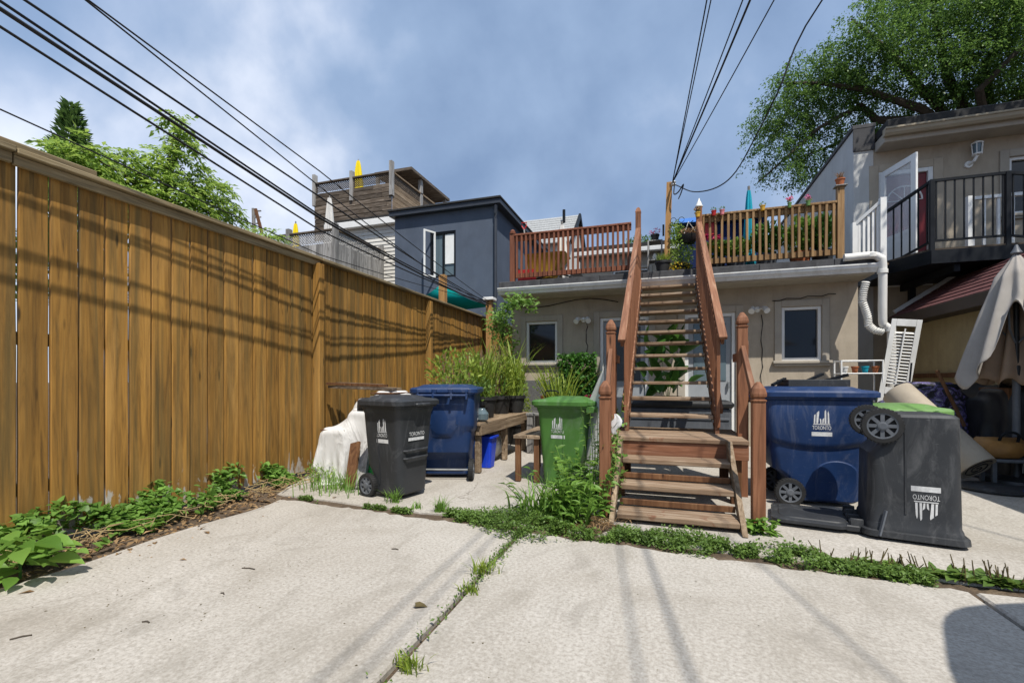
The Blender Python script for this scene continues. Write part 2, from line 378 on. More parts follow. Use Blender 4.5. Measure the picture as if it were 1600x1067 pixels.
wood('deck_red_wood', (0.11, 0.04, 0.022), (0.21, 0.075, 0.04), (0.29, 0.125, 0.07), 'z', .65, .15)
wood('deck_tan_wood', (0.12, 0.07, 0.032), (0.28, 0.165, 0.072), (0.40, 0.265, 0.135), 'z', .7, .15)
wood('pole_wood', (0.22, 0.11, 0.035), (0.40, 0.22, 0.08), (0.50, 0.30, 0.13), 'z', .7, .1)
wood('grey_wood', (0.13, 0.125, 0.12), (0.30, 0.29, 0.275), (0.52, 0.51, 0.49), 'z', .85, .32)
wood('grey_plank_wood', (0.045, 0.035, 0.026), (0.14, 0.108, 0.08), (0.36, 0.31, 0.26), 'x', .85, .42)
wood('bench_wood', (0.11, 0.075, 0.045), (0.25, 0.18, 0.115), (0.40, 0.32, 0.23), 'y', .8, .2)
wood('brown_board', (0.07, 0.03, 0.015), (0.15, 0.07, 0.03), (0.22, 0.12, 0.06), 'z', .7, .2)
plain('stucco_taupe', (0.42, 0.36, 0.28), .9, .08, 3, .5, 160, dirt=((0.2, 0.17, 0.13), .35), spec=.2)
plain('stucco_trim', (0.40, 0.36, 0.30), .9, .06, 3, .3, 160, dirt=((0.2, 0.17, 0.13), .3), spec=.2)
plain('stucco_ochre', (0.40, 0.33, 0.19), .9, .1, 3, .5, 120, dirt=((0.2, 0.16, 0.1), .4), spec=.2)
plain('stucco_navy', (0.085, 0.105, 0.142), .9, .08, 2, .5, 140, dirt=((0.12, 0.14, 0.175), .3), spec=.2)
plain('stucco_pale', (0.52, 0.52, 0.50), .9, .06, 2, .3, 120, dirt=((0.35, 0.34, 0.32), .4), spec=.2)
plain('plinth_grey', (0.12, 0.12, 0.12), .9, .2, 30, .6, 60)
plain('white_paint', (0.76, 0.76, 0.74), .45, .04, 5, dirt=((0.5, 0.48, 0.43), .3))
plain('gutter_white', (0.66, 0.66, 0.64), .4, .05, 3, dirt=((0.33, 0.31, 0.27), .55))
plain('pipe_white', (0.70, 0.69, 0.65), .45, .05, 6, dirt=((0.40, 0.37, 0.31), .45))
plain('flashing_black', (0.042, 0.042, 0.045), .7, .3, 7, .2, 40, dirt=((0.13, 0.13, 0.13), .5))
plain('roof_black', (0.03, 0.03, 0.03), .9, .3, 20, .5, 90)
plain('iron_black', (0.008, 0.010, 0.013), .5, .2, 8, spec=.18)
plain('navy_trim', (0.032, 0.038, 0.05), .5, .1, 5)
plain('shingle_grey', (0.33, 0.34, 0.34), .9, .2, 14, .4, 80)
plain('shingle_red', (0.115, 0.040, 0.038), .9, .3, 18, .5, 90)
plain('vinyl_siding', (0.62, 0.60, 0.55), .6, .05, 2, dirt=((0.4, 0.38, 0.33), .3))
plain('eave_brown', (0.055, 0.04, 0.03), .6, .2, 8)
plain('gutter_beige', (0.33, 0.28, 0.20), .5, .08, 4)
plain('door_red', (0.16, 0.012, 0.016), .4, .12, 5)
plain('door_grey', (0.30, 0.32, 0.34), .5, .06, 5)
plain('screen_dark', (0.07, 0.08, 0.09), .6, .15, 40)
plain('cloth_white', (0.60, 0.59, 0.565), .9, .06, 4, .2, 400, dirt=((0.36, 0.33, 0.29), .6), spec=.1)
plain('cloth_beige', (0.37, 0.345, 0.315), .9, .06, 5, .2, 500, dirt=((0.25, 0.2, 0.16), .3), spec=.1)
plain('cloth_brown', (0.28, 0.20, 0.14), .9, .08, 5, .2, 500, spec=.1)
plain('cloth_yellow', (0.75, 0.58, 0.02), .8, .05, 5, spec=.1)
plain('cloth_teal', (0.005, 0.33, 0.32), .8, .08, 4, spec=.1)
plain('cloth_aqua', (0.02, 0.30, 0.40), .8, .12, 5, spec=.1)
plain('cloth_navy', (0.010, 0.022, 0.085), .75, .15, 4, spec=.15)
plain('cloth_skyblue', (0.07, 0.20, 0.55), .75, .1, 4, spec=.15)
plain('tarp_black', (0.020, 0.021, 0.022), .42, .25, 4, .3, 20)
plain('cardboard', (0.36, 0.31, 0.24), .85, .08, 4, .2, 60, dirt=((0.22, 0.18, 0.13), .4))
plain('yellow_paint', (0.62, 0.36, 0.04), .5, .08, 4)
plain('red_paint', (0.45, 0.02, 0.02), .45, .1, 4)
plain('terracotta', (0.38, 0.12, 0.045), .8, .12, 6, .2, 60)
plain('pot_black', (0.022, 0.022, 0.022), .55, .2, 6)
plain('soil', (0.055, 0.036, 0.022), .95, .4, 20, .8, 40)
plain('rubber', (0.018, 0.018, 0.018), .75, .25, 20)
plain('wire_black', (0.012, 0.012, 0.013), .6, .2, 3)
plain('ceramic_white', (0.75, 0.75, 0.72), .3, .05, 6)
plain('orange_bag', (0.26, 0.13, 0.035), .55, .25, 6)
plain('steel', (0.35, 0.36, 0.36), .4, .1, 8, metal=.8)
plain('print_white', (0.60, 0.60, 0.59), .6, .12, 40, dirt=((0.22, 0.23, 0.25), .7))
plain('bark', (0.075, 0.06, 0.045), .95, .3, 12, .9, 25)
plain('straw', (0.34, 0.25, 0.12), .9, .3, 20)
plain('reed', (0.20, 0.14, 0.085), .9, .3, 14)
plastic('bin_blue', (0.010, 0.031, 0.100), .40)
plastic('bin_charcoal', (0.030, 0.032, 0.035), .45)
plastic('bin_green', (0.062, 0.165, 0.030), .42)
plastic('bin_lime', (0.13, 0.25, 0.07), .42)
plastic('plastic_cobalt', (0.008, 0.045, 0.50), .4)
plastic('plastic_emerald', (0.005, 0.30, 0.06), .4)
plastic('plastic_teal', (0.01, 0.14, 0.24), .4)
plastic('plastic_grey', (0.10, 0.11, 0.125), .45)
glass('window_glass', (0.012, 0.014, 0.016)); MATS['window_glass'].node_tree.nodes['Principled BSDF'].inputs['Specular IOR Level'].default_value = .5; glass('glass_blue', (0.10, 0.14, 0.16))
leaf('leaf_elm', (0.040, 0.098, 0.020), (0.12, 0.22, 0.048), .45)
leaf('leaf_bright', (0.10, 0.19, 0.028), (0.28, 0.40, 0.085), .5)
leaf('leaf_ivy', (0.095, 0.195, 0.032), (0.19, 0.33, 0.070), .42)
leaf('leaf_weed', (0.085, 0.18, 0.026), (0.18, 0.32, 0.060), .42)
leaf('leaf_clover', (0.075, 0.135, 0.026), (0.155, 0.25, 0.055), .38)
leaf('leaf_yellow', (0.12, 0.19, 0.022), (0.26, 0.33, 0.05), .4)
leaf('leaf_hedge', (0.030, 0.105, 0.018), (0.085, 0.22, 0.036), .35)
leaf('leaf_conifer', (0.05, 0.11, 0.03), (0.11, 0.20, 0.05), .3)
leaf('leaf_dry', (0.17, 0.10, 0.045), (0.36, 0.24, 0.12), .2, .8)
leaf('seed_spike', (0.07, 0.055, 0.025), (0.13, 0.10, 0.04), .1, .8)
_t = NT('wrinkled_sheet'); _n = _t.noise(_t.coord((1, 1, .5)), 2.6, 4, .5, 1.2); _r = _t.ramp(_n, [(0.40, 0.0), (0.5, 1.0), (0.60, 0.1)]); _d = _t.noise(_t.coord(), 3, 7, .7, .5)
_t.l(_t.mix(_t.ramp(_d, [(0.48, 0.0), (0.72, .6)]), (0.60, 0.59, 0.57), (0.34, 0.32, 0.29)), _t.b.inputs['Base Color']); _t.b.inputs['Roughness'].default_value = .9; _t.b.inputs['Specular IOR Level'].default_value = .1; _t.bump(_r, .28, .03)
leaf('petal_red', (0.45, 0.02, 0.05), (0.62, 0.05, 0.16), .3)
leaf('petal_pink', (0.55, 0.10, 0.25), (0.7, 0.3, 0.4), .3)
leaf('petal_yellow', (0.65, 0.45, 0.02), (0.8, 0.62, 0.05), .3)

# concrete: broom finish, stains, hairline cracks
t = NT('concrete'); co = t.coord(rand=False); big = t.noise(co, .9, 7, .62, .5); fine = t.noise(co, 55, 6, .7)
c = t.ramp(big, [(0.30, (0.325, 0.295, 0.25)), (0.5, (0.41, 0.38, 0.335)), (0.72, (0.475, 0.445, 0.40))])
c = t.mix(t.ramp(fine, [(0.38, .6), (0.53, 0.0)]), c, (0.25, 0.225, 0.19)); c = t.mix(t.ramp(fine, [(0.57, 0.0), (0.68, .4)]), c, (0.60, 0.57, 0.52))
md = t.noise(co, 48, 6, .7, .2); c = t.mix(t.ramp(md, [(0.38, .4), (0.5, 0.0)]), c, (0.24, 0.215, 0.18)); c = t.mix(t.ramp(md, [(0.55, 0.0), (0.68, .35)]), c, (0.56, 0.53, 0.48)); sp = t.noise(co, 130, 2, .5); c = t.mix(t.ramp(sp, [(0.68, 0.0), (0.74, .6)]), c, (0.14, 0.125, 0.11))
st = t.noise(t.coord((1, .35, 1), rand=False), 2.6, 8, .72, 1.4); c = t.mix(t.ramp(st, [(0.50, 0.0), (0.72, .55)]), c, (0.21, 0.19, 0.155))
ol = t.noise(t.coord((1, .8, 1), rand=False), 1.7, 9, .68, .9); c = t.mix(t.ramp(ol, [(0.58, 0.0), (0.66, .42)]), c, (0.22, 0.20, 0.17)); wr_ = t.noise(co, 4.5, 6, .7, .4); c = t.mix(t.ramp(wr_, [(0.60, 0.0), (0.75, .35)]), c, (0.27, 0.25, 0.215))
v = t.n('ShaderNodeTexVoronoi', feature='DISTANCE_TO_EDGE'); v.inputs['Scale'].default_value = .42
vn = t.n('ShaderNodeVectorMath', operation='ADD'); nn = t.n('ShaderNodeTexNoise'); nn.inputs['Scale'].default_value = 2.2; nn.inputs['Detail'].default_value = 7
sc_ = t.n('ShaderNodeVectorMath', operation='SCALE'); sc_.inputs['Scale'].default_value = .55
t.l(co, nn.inputs['Vector']); t.l(nn.outputs['Color'], sc_.inputs[0]); t.l(co, vn.inputs[0]); t.l(sc_.outputs[0], vn.inputs[1]); t.l(vn.outputs[0], v.inputs['Vector'])
msk = t.noise(co, .55, 3); cr = t.ramp(v.outputs['Distance'], [(0.0, .8), (0.004, 0.0)])
c = t.mix(t.mix(t.ramp(msk, [(0.52, 0.0), (0.6, 1.0)]), (0, 0, 0), cr), c, (0.12, 0.10, 0.08))
t.l(c, t.b.inputs['Base Color']); t.b.inputs['Roughness'].default_value = .9; t.b.inputs['Specular IOR Level'].default_value = .2
br = t.noise(t.coord((70, 6, 70), rand=False), 1.6, 4, .6, .3); hm = t.mix(.5, fine, br); t.bump(hm, .45, .006)
# ground beyond: packed dirt
t = NT('dirt'); co = t.coord(rand=False); a = t.noise(co, 6, 8, .7, .5); b = t.noise(co, 60, 4, .7)
c = t.ramp(a, [(0.3, (0.06, 0.04, 0.025)), (0.55, (0.13, 0.09, 0.055)), (0.75, (0.22, 0.17, 0.11))]); c = t.mix(t.ramp(b, [(.4, .5), (.6, 0.)]), c, (0.03, 0.02, 0.012))
t.l(c, t.b.inputs['Base Color']); t.b.inputs['Roughness'].default_value = .95; t.bump(b, .8, .015)
# floral fabric print
t = NT('cloth_floral'); co = t.coord(); v = t.n('ShaderNodeTexVoronoi'); v.inputs['Scale'].default_value = 9; 
nz = t.noise(co, 7, 5, .6, 2.5); t.l(co, v.inputs['Vector'])
c = t.ramp(nz, [(0.36, (0.008, 0.008, 0.014)), (0.5, (0.02, 0.02, 0.03)), (0.54, (0.16, 0.12, 0.34)), (0.60, (0.04, 0.04, 0.07)), (0.65, (0.42, 0.41, 0.52)), (0.70, (0.03, 0.03, 0.05))])
t.l(c, t.b.inputs['Base Color']); t.b.inputs['Roughness'].default_value = .6
# ------------------------------------------------------------------ ground
g = MB().box(-400, 400, -400, 400, -.6, -.035).build('ground', 'dirt', center=False); tag(g, 'packed dirt ground around the concrete', kind='structure')
drive = thing('driveway', 'pale broom-finished concrete driveway in slabs', None, (0, 2, 0)); del_cat = drive.pop('category', None); drive['kind'] = 'structure'
def edge(p, q, n, j):
    pts = []
    for k in range(n):
        u = k/n; x = p[0]+(q[0]-p[0])*u; y = p[1]+(q[1]-p[1])*u
        pts.append((x+(rnd.uniform(-j, j) if k else 0), y+(rnd.uniform(-j, j) if k else 0)))
    return pts
def slab(corners, js, ns, top=0.0):
    poly = []
    for k in range(len(corners)): poly += edge(corners[k], corners[(k+1) % len(corners)], ns[k], js[k])
    cx = sum(p[0] for p in poly)/len(poly); cy = sum(p[1] for p in poly)/len(poly)
    ins = [(p[0]+(cx-p[0])*.006, p[1]+(cy-p[1])*.006) for p in poly]
    return MB().loft([[(*p, -.3) for p in poly], [(*p, top-.012) for p in poly], [(*p, top) for p in ins]]).build('slab', 'concrete', drive, center=False)
def sy(x): return 3.42-.075*(x+1)          # the weedy cross joint
slab([(-3.02, -6), (-1.02, -6), (-1.06, sy(-1.06)-.05), (-3.55, sy(-3.5)-.02)], [.0, .006, .03, .05], [1, 30, 30, 40])
slab([(-.985, -6), (1.585, -6), (1.585, sy(1.6)-.05), (-1.02, sy(-1)-.05)], [0, .0, .03, .006], [1, 1, 36, 30])
slab([(1.615, -6), (5.2, -6), (5.2, sy(5.2)-.05), (1.615, sy(1.6)-.05)], [0, 0, .02, 0], [1, 1, 20, 1])
slab([(-3.75, sy(-3.75)+.09), (-.9, sy(-.9)+.10), (5.2, sy(5.2)+.07), (5.2, 14), (-4.15, 14), (-4.15, 4.6)], [.04, .03, 0, 0, 0, .02], [20, 30, 1, 1, 1, 8], .004)
js = MB(); jp = [(-4.1+9.2*k/60, sy(-4.1+9.2*k/60)) for k in range(61)]
js.add([(x, y-.12, -.02) for x, y in jp]+[(x, y+.02, -.004+.004*math.sin(x*31)) for x, y in jp]+[(x, y+.16, -.02) for x, y in jp], [(r*61+k, r*61+k+1, (r+1)*61+k+1, (r+1)*61+k) for r in (0, 1) for k in range(60)])
tag(js.build('joint_soil', 'dirt', None, center=False, smooth=True), 'soil packed into the joint between the slabs', kind='structure')

# ------------------------------------------------------------------ fence along the left side
FX = -4.22
fence = thing('wooden_fence', 'tall orange-brown stained board fence running beside the driveway', 'fence', (FX, 5, 0))
protos = []
for k in range(6):
    W = .170; m = MB(); n = 9; rr = []
    bow = rnd.uniform(-.004, .004)
    for q in range(n):
        z = 2.64*q/(n-1); o_ = bow*math.sin(math.pi*q/(n-1)); e = W/2-.004+rnd.uniform(-.003, .001); e2 = W/2-.004+rnd.uniform(-.003, .001)
        rr.append([(-.011, -e, z), (.010+o_, -e, z), (.0125+o_, -e+.004, z), (.0125+o_, e2-.004, z), (.010+o_, e2, z), (-.011, e2, z)])
    protos.append(m.loft(rr).build('board', 'fence_wood', fence))
y = -.75; k = 0
while y < 13.2:
    o = piece(protos[k % 6] if k >= 6 else protos[k], (FX+rnd.uniform(-.003, .003), y, 1.36+rnd.uniform(-.015, .01)), fence, (0, rnd.uniform(-.003, .003), 0)) if k >= 6 else protos[k]
    if k < 6: o.location = Vector((FX, y, 1.36))-wloc(fence)
    y += .1735; k += 1
for yy in (-.3, 4.78, 7.68, 10.58, 12.9):
    bx('post', 'fence_wood', fence, FX+.016, FX+.115, yy-.048, yy+.048, 0, 2.63, .006)
ys = [-.9, 1.9, 4.83, 7.7, 10.6, 13.2]
for a, b in zip(ys[:-1], ys[1:]):
    dz = rnd.uniform(-.008, .008)
    bx('cap_board', 'fence_cap_wood', fence, FX-.06, FX+.095, a+.003, b-.003, 2.685+dz, 2.722+dz, .005)
    bx('top_rail', 'fence_cap_wood', fence, FX+.0165, FX+.05, a+.004, b-.004, 2.615+dz, 2.683+dz, .004) if b < 5 else bx('top_rail', 'fence_cap_wood', fence, FX-.05, FX-.015, a+.004, b-.004, 2.6, 2.684, .004)
    for zz_ in (.35, 1.4): bx('back_rail', 'fence_cap_wood', fence, FX-.06, FX-.018, a+.004, b-.004, zz_, zz_+.09, .004)
bx('cap_board', 'fence_cap_wood', fence, FX-.10, FX-.062, -.9, 2.45, 2.66, 2.815, .005)

# ------------------------------------------------------------------ walls with real openings
def wall_holes(x0, x1, z0, z1, holes, y0, y1):
    xs = sorted({x0, x1, *[h[0] for h in holes], *[h[1] for h in holes]}); zs = sorted({z0, z1, *[h[2] for h in holes], *[h[3] for h in holes]}); m = MB()
    for i in range(len(xs)-1):
        for j in range(len(zs)-1):
            cx, cz = (xs[i]+xs[i+1])/2, (zs[j]+zs[j+1])/2
            if any(h[0] < cx < h[1] and h[2] < cz < h[3] for h in holes): continue
            for yy in (y0, y1): m.add([(xs[i], yy, zs[j]), (xs[i+1], yy, zs[j]), (xs[i+1], yy, zs[j+1]), (xs[i], yy, zs[j+1])], [(0, 1, 2, 3)])
    for h in holes:
        c = [(h[0], h[2]), (h[1], h[2]), (h[1], h[3]), (h[0], h[3])]
        for k in range(4):
            a, b = c[k], c[(k+1) % 4]; m.add([(a[0], y0, a[1]), (b[0], y0, b[1]), (b[0], y1, b[1]), (a[0], y1, a[1])], [(0, 1, 2, 3)])
    for a, b in (((x0, z0), (x1, z0)), ((x1, z0), (x1, z1)), ((x1, z1), (x0, z1)), ((x0, z1), (x0, z0))):
        m.add([(a[0], y0, a[1]), (b[0], y0, b[1]), (b[0], y1, b[1]), (a[0], y1, a[1])], [(0, 1, 2, 3)])
    return m
def frame(m, x0, x1, z0, z1, w, y0, y1, b=.003):
    m.box(x0, x0+w, y0, y1, z0, z1, b); m.box(x1-w, x1, y0, y1, z0, z1, b); m.box(x0+w, x1-w, y0, y1, z1-w, z1, b); m.box(x0+w, x1-w, y0, y1, z0, z0+w, b); return m
def window(parent, x0, x1, z0, z1, Y, trim=.11, sill=True, frame_mat='white_paint', trim_mat='stucco_trim', gl='window_glass', mull=None, fw=.05):
    p = MB().box(x0+.002, x1-.002, Y+.085, Y+.1, z0+.002, z1-.002); wn = None
    fr = frame(MB(), x0+.002, x1-.002, z0+.002, z1-.002, fw, Y+.02, Y+.084)
    if mull: fr.box(mull-.02, mull+.02, Y+.025, Y+.083, z0+fw, z1-fw)
    wn = fr.build('window', frame_mat, parent); p.build('pane', gl, wn)
    if trim:
        m = MB(); m.box(x0-trim, x0, Y-.03, Y-.001, z0-.0, z1+trim, .006); m.box(x1, x1+trim, Y-.03, Y-.001, z0, z1+trim, .006); m.box(x0, x1, Y-.03, Y-.001, z1, z1+trim, .006); m.build('window_trim', trim_mat, wn)
    if sill:
        m = MB(); m.box(x0-trim-.03, x1+trim+.03, Y-.075, Y-.001, z0-.05, z0-.001, .008); m.box(x0-trim-.01, x1+trim+.01, Y-.05, Y-.001, z0-.09, z0-.051, .006); m.build('window_sill', trim_mat, wn)
    return wn

# ------------------------------------------------------------------ the low rear house with the roof terrace
WY = 8.95; GY = 8.32
house = thing('rear_house', 'low taupe stucco house with a white gutter and flat roof terrace', 'house', (0, WY, 0))
wl = [yp(822, 503, WY), yp(871, 567, WY)]; wr = [yp(1221, 480, WY), yp(1284, 563, WY)]
hl = (wl[0].x, wl[1].x, wl[1].z, wl[0].z); hr = (wr[0].x, wr[1].x, wr[1].z, wr[0].z)
d1 = (-1.17, -.27, .12, 2.36); d2 = (.36, 1.2, .12, 2.36)
wall_holes(-2.95, 3.02, 0, 2.78, [hl, hr, d1, d2], WY, WY+.14).build('wall', 'stucco_taupe', house)
m = MB(); m.box(-2.95, -2.8, WY+.141, 13.2, 0, 2.78); m.box(2.87, 3.02, WY+.141, 13.2, 0, 2.78); m.box(-2.8, 2.87, 12.9, 13.0, 0, 2.78); m.build('side_wall', 'stucco_taupe', house)
window(house, *hl, WY); window(house, *hr, WY)
for d, gl in ((d1, 'door_grey'), (d2, 'door_grey')):
    x0, x1, z0, z1 = d
    fr = frame(MB(), x0+.002, x1-.002, z0-.1, z1-.002, .06, WY+.01, WY+.09).build('door', 'white_paint', house)
    bx('door_panel', gl, fr, x0+.063, x1-.063, WY+.05, WY+.082, z0, z1-.064)
    bx('door_screen', 'screen_dark' if d is d1 else 'glass_blue', fr, x0+.15, x1-.15, WY+.038, WY+.049, 1.15, z1-.18)
    bx('door_handle', 'steel', fr, x1-.13, x1-.10, WY-.01, WY+.037, 1.02, 1.14)
    m = MB(); m.box(x0-.12, x0, WY-.03, WY-.001, 0, z1+.12, .006); m.box(x1, x1+.12, WY-.03, WY-.001, 0, z1+.12, .006); m.box(x0, x1, WY-.03, WY-.001, z1, z1+.12, .006); m.build('door_trim', 'stucco_trim', fr)
    bx('door_step', 'concrete', fr, x0-.1, x1+.1, WY-.32, WY-.031, .012, .10, .01)
bx('plinth', 'plinth_grey', house, -2.94, -1.32, WY-.025, WY-.001, .012, 1.16, .004)
bx('soffit', 'stucco_trim', house, -3.0, 3.05, GY+.075, WY+.3, 2.781, 2.80, .0)
bx('roof_deck', 'roof_black', house, -3.0, 3.05, GY+.11, 13.2, 2.925, 3.03, .004)
bx('fascia', 'white_paint', house, -3.0, 3.05, GY+.075, GY+.10, 2.801, 2.924, .0)
# gutter, K profile
prof = [(GY+.073, 2.80), (GY+.03, 2.80), (GY+.015, 2.83), (GY-.012, 2.86), (GY-.02, 2.875), (GY-.02, 2.90), (GY-.034, 2.905), (GY-.034, 2.925), (GY-.024, 2.925), (GY-.024, 2.915), (GY+.06, 2.915), (GY+.073, 2.925)]
MB().prism(prof, -3.03, 3.09, 'x').build('gutter', 'gutter_white', house)
k = -3.02
while k < 3.05:                                   # bent lengths of roof flashing
    e = min(k+rnd.uniform(.7, 1.1), 3.06)
    bx('flashing', 'flashing_black', house, k, e-.004, GY+.02+rnd.uniform(-.006, .006), GY+.072, 2.93, 3.035+rnd.uniform(-.008, .008), .006); k = e
bx('flashing', 'flashing_black', house, -3.04, 3.08, GY+.074, GY+.3, 3.04, 3.055, .004)
def flood(x, z):
    m = MB(); m.lathe([(.05, 0), (.05, -.02), (.02, -.035)], 12, (x, WY-.002, z), 'y'); b = m.build('wall_light', 'ceramic_white', house, smooth=True)
    for s in (-1, 1):
        p0 = Vector((x, WY-.03, z)); p1 = Vector((x+s*.085, WY-.10, z+.02)); p2 = Vector((x+s*.12, WY-.19, z-.05))
        MB().tube([p0, p1, p1+(p2-p1)*.25, p2], [.014, .03, .045, .052], 10).build('lamp_head', 'ceramic_white', b, smooth=True)
p = yp(912, 500, WY); flood(p.x, p.z); p = yp(1183, 484, WY); flood(p.x, p.z)
for px, y0, y1 in ((917, 505, 552), (1190, 492, 600)):          # trailing cables under the lights
    pts = [yp(px+rnd.uniform(-2, 2), y0+(y1-y0)*k/8, WY-.012) for k in range(9)]; MB().tube(pts, .007, 5).build('cable', 'wire_black', house)
pts = [yp(790+k*22, 476+6*math.sin(k*.8)-.6*k, WY-.02) for k in range(9)]; MB().tube(pts, .009, 5).build('cable', 'wire_black', house)
pts = [yp(1207+k*11, 470-1.2*k+1.5*math.sin(k*2.1), WY-.045) for k in range(10)]; MB().tube(pts, .008, 5).build('cable', 'wire_black', house)
# corrugated downspout from the gutter end
a = yp(1353, 440, GY+.02); path = [a, yp(1349, 455, GY+.04), yp(1347, 470, GY+.06), yp(1352, 484, GY+.08), yp(1356, 497, GY+.1), yp(1357, 508, GY+.1), yp(1366, 516, GY+.1), yp(1382, 519, GY+.1)]
pp = []
for k in range(len(path)-1):
    for q in range(9): pp.append(path[k].lerp(path[k+1], q/9))
MB().tube(pp, [(.058 if i % 2 else .043) for i in range(len(pp))], 14).build('corrugated_downspout', 'pipe_white', house)
q = [yp(1246, 408, GY-.02), yp(1330, 402, GY-.02), yp(1362, 399, GY-.02), yp(1374, 403, GY-.02), yp(1379, 414, GY-.01), yp(1379, 498, GY+.08), yp(1382, 508, GY+.1), yp(1391, 515, GY+.1), yp(1393, 530, GY+.1)]
q[0].x = 2.62; q.append(Vector((q[-1].x, q[-1].y, .3)))
MB().tube(catmull(q, 4), .056, 14).build('drain_pipe', 'pipe_white', house, smooth=50)
m = MB()
for c in (q[4].lerp(q[5], .12), q[2], q[7]): m.lathe([(.066, -.03), (.068, -.028), (.068, .028), (.066, .03)], 14, tuple(c))
m.build('pipe_collar', 'pipe_white', house, smooth=True)
# raised block at the back of the terrace
bY = 12.1
rb = wall_holes(-2.1, 1.2, 3.03, 4.42, [(-1.25, -.35, 3.35, 4.0)], bY, bY+.12).build('rear_block', 'stucco_taupe', house)
window(house, -1.25, -.35, 3.35, 4.0, bY, trim=.07, sill=False, mull=-.8)
bx('rear_eave', 'gutter_white', house, -2.25, 1.35, bY-.28, bY-.12, 4.36, 4.47, .01)
bx('rear_roof', 'roof_black', house, -2.25, 1.35, bY-.26, 16, 4.472, 4.58, .01)

# ------------------------------------------------------------------ terrace railings
RY = 8.56; RZ0, RZ1 = 3.10, 4.0
def railing(name, label, x0, x1, mat, n, posts, caps):
    t = thing(name, label, 'railing', ((x0+x1)/2, RY, 3.055))
    bx('bottom_rail', mat, t, x0, x1, RY, RY+.04, RZ0+.05, RZ0+.14); bx('top_rail', mat, t, x0, x1, RY, RY+.04, RZ1-.13, RZ1-.04); bx('cap_rail', mat, t, x0, x1, RY-.045, RY+.085, RZ1-.038, RZ1, .006)
    pr = None
    for k in range(n):
        x = x0+(x1-x0)*(k+.5)/n
        if pr is None:
            pr = MB().box(-.019, .019, -.019, .019, -.44, .40, .004).build('baluster', mat, t)
            pr.location = Vector((x, RY-.020, RZ0+.46))-wloc(t)
        else: piece(pr, (x+rnd.uniform(-.004, .004), RY-.020, RZ0+.46), t, (0, rnd.uniform(-.012, .012), 0))
    for x, zt in posts:
        bx('post', mat, t, x-.048, x+.048, RY-.03, RY+.066, 3.056, zt, .006)
        if caps: MB().lathe([(.068, 0), (.07, .015), (.05, .03), (.055, .05), (.02, .085), (.0, .09)], 12, (x, RY+.018, zt)).build('post_cap', mat, t, smooth=True)
    return t
rl = railing('terrace_railing', 'red-brown picket railing on the roof edge beside the dark blue house', -2.76, -.56, 'deck_red_wood', 24, ((-2.815, 4.02), ), True)
rr_ = railing('terrace_railing', 'tan picket railing on the roof edge with flower pots hung on it', .60, 2.60, 'deck_tan_wood', 21, ((2.655, 4.22), ), False)

# ------------------------------------------------------------------ dark blue house beyond the fence
nY = 12.3; nb = thing('blue_house', 'dark blue-grey stucco house with black eaves and an open window', 'house', (-6.1, nY, 0))
c0 = xp(775, 320, -4.55); xl = yp(617, 345, nY).x; xr = yp(773, 325, nY).x; zt = yp(740, 326, nY).z
wa, wb = yp(672, 364, nY), yp(712, 432, nY)
wall_holes(xl, xr, 0, zt, [(wa.x, wb.x, wb.z, wa.z)], nY, nY+.15).build('wall', 'stucco_navy', nb)
bx('side_wall', 'stucco_navy', nb, xr-.15, xr, nY+.151, 19, 0, zt); bx('side_wall', 'stucco_navy', nb, xl, xl+.15, nY+.151, 19, 0, zt)
bx('eave', 'navy_trim', nb, xl-.1, xr+.22, nY-.18, 19.2, zt+.001, zt+.14, .01); bx('roof', 'roof_black', nb, xl-.13, xr+.25, nY-.22, 19.2, zt+.141, zt+.2, .01)
gq = [Vector((xr+.08, nY-.12, zt-.02)), Vector((xr+.05, nY-.08, zt-.25)), Vector((xr+.05, nY-.07, zt-.4)), Vector((xr+.05, nY-.07, .1))]
MB().tube(gq, .05, 10).build('downspout', 'navy_trim', nb, smooth=True)
wn = window(nb, wa.x, wb.x, wb.z, wa.z, nY, trim=0, sill=False, frame_mat='iron_black', gl='glass_blue', mull=(wa.x+wb.x)/2, fw=.06)
bx('window_blind', 'white_paint', wn, (wa.x+wb.x)/2+.05, wb.x-.07, nY+.05, nY+.08, wb.z+.4, wa.z-.08)
fr = MB(); frame(fr, 0, .42, wb.z, wa.z, .05, -.02, .02); sash = fr.build('open_sash', 'white_paint', wn); sash.rotation_euler = (0, 0, R(-115)); sash.location += Vector((wa.x-.12, nY-.2, 0))
# pale sided house
sY = 13.7; sd = thing('sided_house', 'pale vinyl sided house with a weathered rooftop deck', 'house', (-9, sY, 0))
zt2 = yp(617, 342, sY).z; m = MB(); z = 0.0
while z < zt2-.25:
    m.add([(-11.3, sY-.028, z), (-7.4, sY-.028, z), (-7.4, sY-.006, z+.125), (-11.3, sY-.006, z+.125), (-11.3, sY, z), (-7.4, sY, z)], [(0, 1, 2, 3), (0, 4, 5, 1)]); z += .127
m.build('siding', 'vinyl_siding', sd); bx('wall', 'vinyl_siding', sd, -11.3, -7.4, sY+.001, 20, 0, zt2)
bx('fascia', 'white_paint', sd, -11.5, -7.35, sY-.22, sY-.03, zt2-.2, zt2+.02, .01); bx('roof', 'roof_black', sd, -11.5, -7.35, sY-.2, 20, zt2+.021, zt2+.1)
p0, p1 = yp(672, 410, sY), yp(600, 365, sY)
